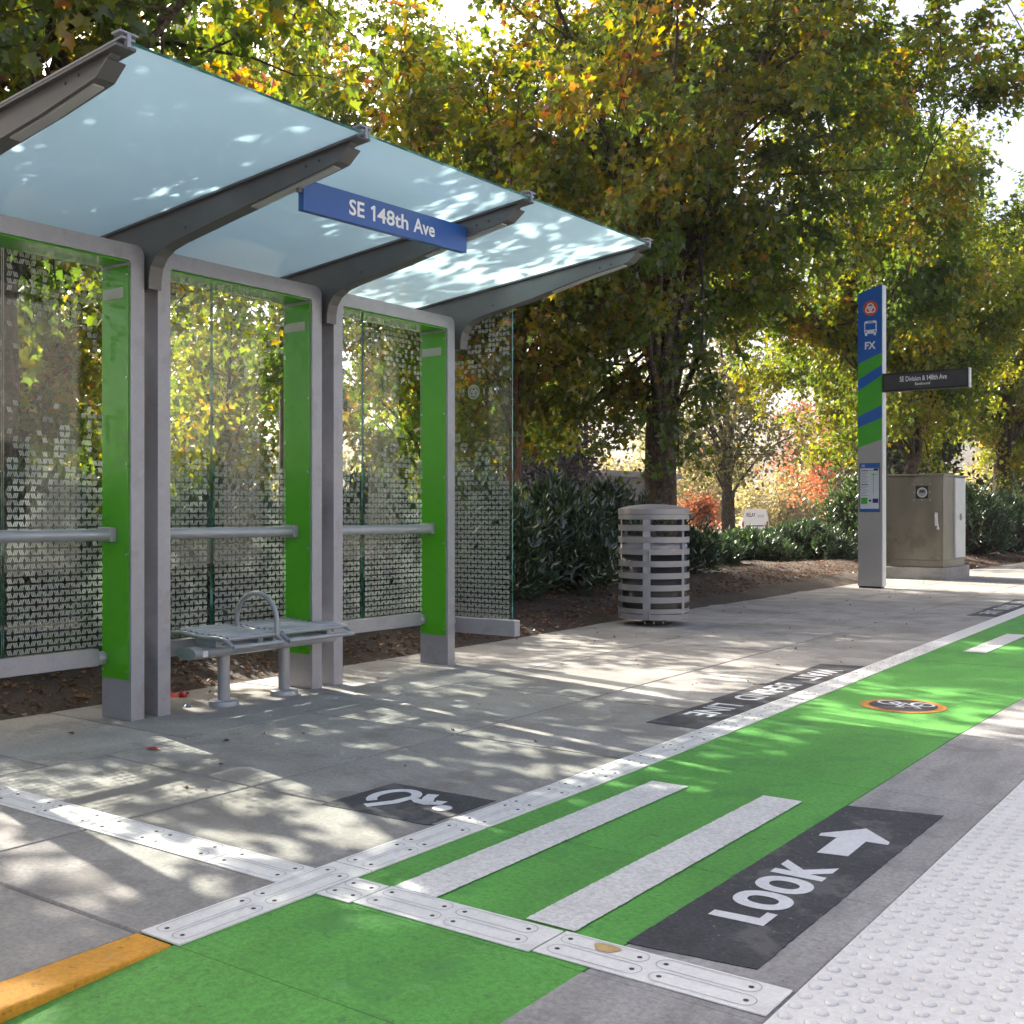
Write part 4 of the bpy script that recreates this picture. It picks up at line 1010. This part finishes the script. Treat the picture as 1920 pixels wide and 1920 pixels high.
# fallen leaves on soil and pavement
r = np.random.default_rng(77); n = 9000
yy = r.uniform(1, 32, n); xb = np.array([back(v) for v in yy]); off = r.gamma(2.0, .45, n) - .05
xx = xb - off; on = r.random(n) < .02; xx[on] = xb[on] + r.uniform(0, 3.0, on.sum())
zz = np.where(xx > xb, .004, soil_z(xx, yy) + .008)
P = np.stack([xx, yy, zz], -1); nor = nrm(np.stack([r.normal(0, .3, n), r.normal(0, .3, n), np.ones(n)], -1))
tip = r.normal(0, 1, (n, 3)); tip = nrm(tip - nor * (tip * nor).sum(-1, keepdims=True)); sd = np.cross(nor, tip); sz = r.uniform(.02, .052, n); sz[on] *= .7
V = np.zeros((n, 2, len(MAPLE), 3))
for h_, sg_ in ((0, 1), (1, -1)):
    for i, (a, c) in enumerate(MAPLE if sg_ > 0 else MAPLE[::-1]):
        V[:, h_, i] = P + sd * (sg_ * a * sz)[:, None] + tip * (c * sz)[:, None] + nor * (.5 * abs(a) * sz)[:, None]
tag(fastmesh('fallen_leaves', V.reshape(-1, len(MAPLE), 3), len(MAPLE), M['leaf_litter'], np.repeat(r.random(n), 2)), kind='stuff')

# litter
def scrap(x, y_, z, w, l, mat, label, seed):
    r = np.random.default_rng(seed); b = B(); N = 5
    a = r.uniform(0, 6.28); ca, sa = math.cos(a), math.sin(a)
    v = []
    for i in range(N):
        for j in range(4):
            u, q = (i / (N - 1) - .5) * l, (j / 3 - .5) * w
            v.append((x + u * ca - q * sa + r.normal(0, w * .08), y_ + u * sa + q * ca + r.normal(0, w * .08), z + .004 + abs(r.normal(0, w * .22))))
    b.add(v, [(i * 4 + j, i * 4 + j + 1, (i + 1) * 4 + j + 1, (i + 1) * 4 + j) for i in range(N - 1) for j in range(3)])
    tag(b.build('litter_scrap', M[mat]), label, 'litter')
scrap(-4.56, 3.36, 0, .025, .08, 'red_plastic', 'small red wrapper lying on a pavement joint in front of the shelter', 1)
scrap(-5.25, 5.72, 0, .02, .07, 'red_plastic', 'tiny red scrap on the pavement near the right bay', 2)
scrap(-5.75, 4.42, -.01, .07, .11, 'red_plastic', 'crumpled red wrapper on the soil behind the bench', 3)
scrap(-5.82, 5.35, 0, .05, .10, 'purple_plastic', 'purple wrapper on the soil behind the bench', 4)
scrap(-5.4, 4.22, 0, .03, .045, 'blue_plastic', 'small blue scrap under the bench', 5)
scrap(-6.05, 3.25, .04, .05, .09, 'purple_plastic', 'lilac wrapper on the soil below the left glass', 6)
scrap(-6.75, 17.2, .1, .05, .12, 'white_plastic', 'white paper scrap on the soil left of the pylon', 7)
scrap(-5.6, 24.4, .02, .07, .16, 'white_plastic', 'white paper scrap on the pavement edge right of the cabinet', 8)

# parked van beyond the hedge
vn = thing('parked_van', 'white van lettered RELAY parked beyond the hedge', 'van', (0, 0, 0))
# local frame: rear faces -y
b = B(); sec = [(-.72, .35), (.72, .35), (.76, .9), (.72, 1.55), (.60, 2.02), (.45, 2.10), (-.45, 2.10), (-.60, 2.02), (-.72, 1.55), (-.76, .9)]
b.prism(sec, lambda u, v, w: (u, w, v), 0, 3.6); b.build('body', M['van_white'], vn, bevel=.05, seg=3)
b = B(); b.box(-.5, .5, -.012, -.002, 1.05, 1.12); b.box(-.15, .15, -.012, -.002, .75, .88); b.build('tail_trim', M['black'], vn)
for s_ in (-1, 1):
    b = B(); b.box(s_ * .70 - .05, s_ * .70 + .05, -.03, -.002, 1.0, 1.35); b.build('tail_lamp', M['tail_red'], vn)
    for w_ in (.7, 2.9):
        b = B(); b.tube([(s_ * .60, w_, .32), (s_ * .74, w_, .32)], .32, 20); b.build('wheel', M['tyre'], vn)
b = B(); put_text(b, 'RELAY', (-.50, -.006, 1.62), (1, 0, 0), (0, 0, 1), .52, .24, 0, .02); b.build('lettering', M['black'], vn)
b = B(); 
for k in range(2): b.box(.12, .52, -.008, -.003, 1.70 - .1 * k, 1.735 - .1 * k)
b.build('small_print', M['poster_grey'], vn)
dv = 66.; a_ = (1416 - 960) / 2080.; th_ = math.atan(1495 / 2080.)
vn.location = (-math.sin(th_) * dv + math.cos(th_) * a_ * dv, math.cos(th_) * dv + math.sin(th_) * a_ * dv, -.70); vn.rotation_euler = (0, 0, R_(22))

# grey wall of a far building under the maple
gb = thing('grey_building', 'low grey building seen under the maple right of the shelter', 'building', (-36, 50, -.7))
b = B(); b.box(-46, -30, 50, 58, -.7, 3.1); b.build('wall', M['wall_grey'], gb)
b = B(); b.box(-46.3, -29.7, 49.7, 58.3, 3.11, 3.4); b.build('roof', M['grey_dark'], gb)
for k in range(4):
    b = B(); b.box(-44.5 + 3.6 * k, -43 + 3.6 * k, 49.95, 49.995, .4, 1.9); b.build('window', M['van_glass'], gb)

# pale building over the road: what the shelter glass mirrors
ab = thing('shop_building', 'pale sunlit building over the road, mirrored in the shelter glass', 'building', (17, 8, -.3))
b = B(); b.box(15, 27, -16, 44, -.34, 6.6); b.build('wall', M['wall_pale'], ab)
b = B(); b.box(14.8, 27.2, -16.2, 44.2, 6.605, 6.9); b.build('roof', M['grey_dark'], ab)
for k in range(9):
    b = B(); b.box(14.94, 14.995, -13 + 6.2 * k, -9.4 + 6.2 * k, .6, 2.9); b.build('window', M['van_glass'], ab)

# overhead wire at the top right
b = B(); b.tube([(-4.455 - .02 * (t - 21.4), t, 10.4 + .027 * (t - 21.4) + .0006 * (t - 22) ** 2) for t in np.linspace(-30, 80, 40)], .011, 6); tag(b.build('overhead_wire', M['black']), 'thin dark overhead wire crossing the top right corner', 'wire')

# sunlit autumn haze filling the air of the street
def haze_mat():
    m, t, n, l = nt('haze'); out = n.new('ShaderNodeOutputMaterial'); v = n.new('ShaderNodeVolumePrincipled')
    v.inputs['Color'].default_value = (.95, .93, .90, 1); v.inputs['Density'].default_value = .0005; v.inputs['Anisotropy'].default_value = .4
    l.new(v.outputs[0], out.inputs['Volume']); return m
b = B(); b.box(-320, 310, -310, 460, -2.2, 16.5); tag(b.build('haze', haze_mat()), kind='stuff')

# ------------------------------------------------------------------ light
EL, AZ = R_(35), R_(78)     # sun elevation; azimuth left of the street axis (+y)
W = bpy.data.worlds.new('World'); S.world = W; W.use_nodes = True
wn = W.node_tree; bg = wn.nodes['Background']
sky = wn.nodes.new('ShaderNodeTexSky'); sky.sky_type = 'NISHITA'; sky.sun_disc = False
sky.sun_elevation = EL; sky.sun_rotation = -AZ; sky.dust_density = 7.; sky.air_density = .62; sky.ozone_density = .3
wn.links.new(sky.outputs[0], bg.inputs[0]); bg.inputs[1].default_value = .15
L = bpy.data.lights.new('sun', 'SUN'); L.energy = 4.7; L.angle = R_(.5); L.color = (1., .93, .82)
lo = bpy.data.objects.new('sun', L); COL.objects.link(lo)
sd_ = Vector((-math.sin(AZ) * math.cos(EL), math.cos(AZ) * math.cos(EL), math.sin(EL)))
lo.rotation_euler = (-sd_).to_track_quat('-Z', 'Y').to_euler(); lo.location = (-20, 5, 20)

# ------------------------------------------------------------------ camera
th = math.atan(1495 / 2080.)
cd = bpy.data.cameras.new('camera'); cd.sensor_width = 36; cd.lens = 39.; cd.clip_start = .05; cd.clip_end = 2000; cd.shift_y = .001
co_ = bpy.data.objects.new('camera', cd); COL.objects.link(co_); co_.location = (0, 0, 1.15)
co_.rotation_euler = (R_(90), 0, th); S.camera = co_
S.view_settings.view_transform = 'Standard'; S.view_settings.look = 'None'; S.view_settings.gamma = 1.
S.view_settings.exposure = 1.6
S.cycles.max_bounces = 10; S.cycles.transparent_max_bounces = 24; S.cycles.diffuse_bounces = 4; S.cycles.glossy_bounces = 4; S.cycles.transmission_bounces = 8
S.cycles.use_denoising = True
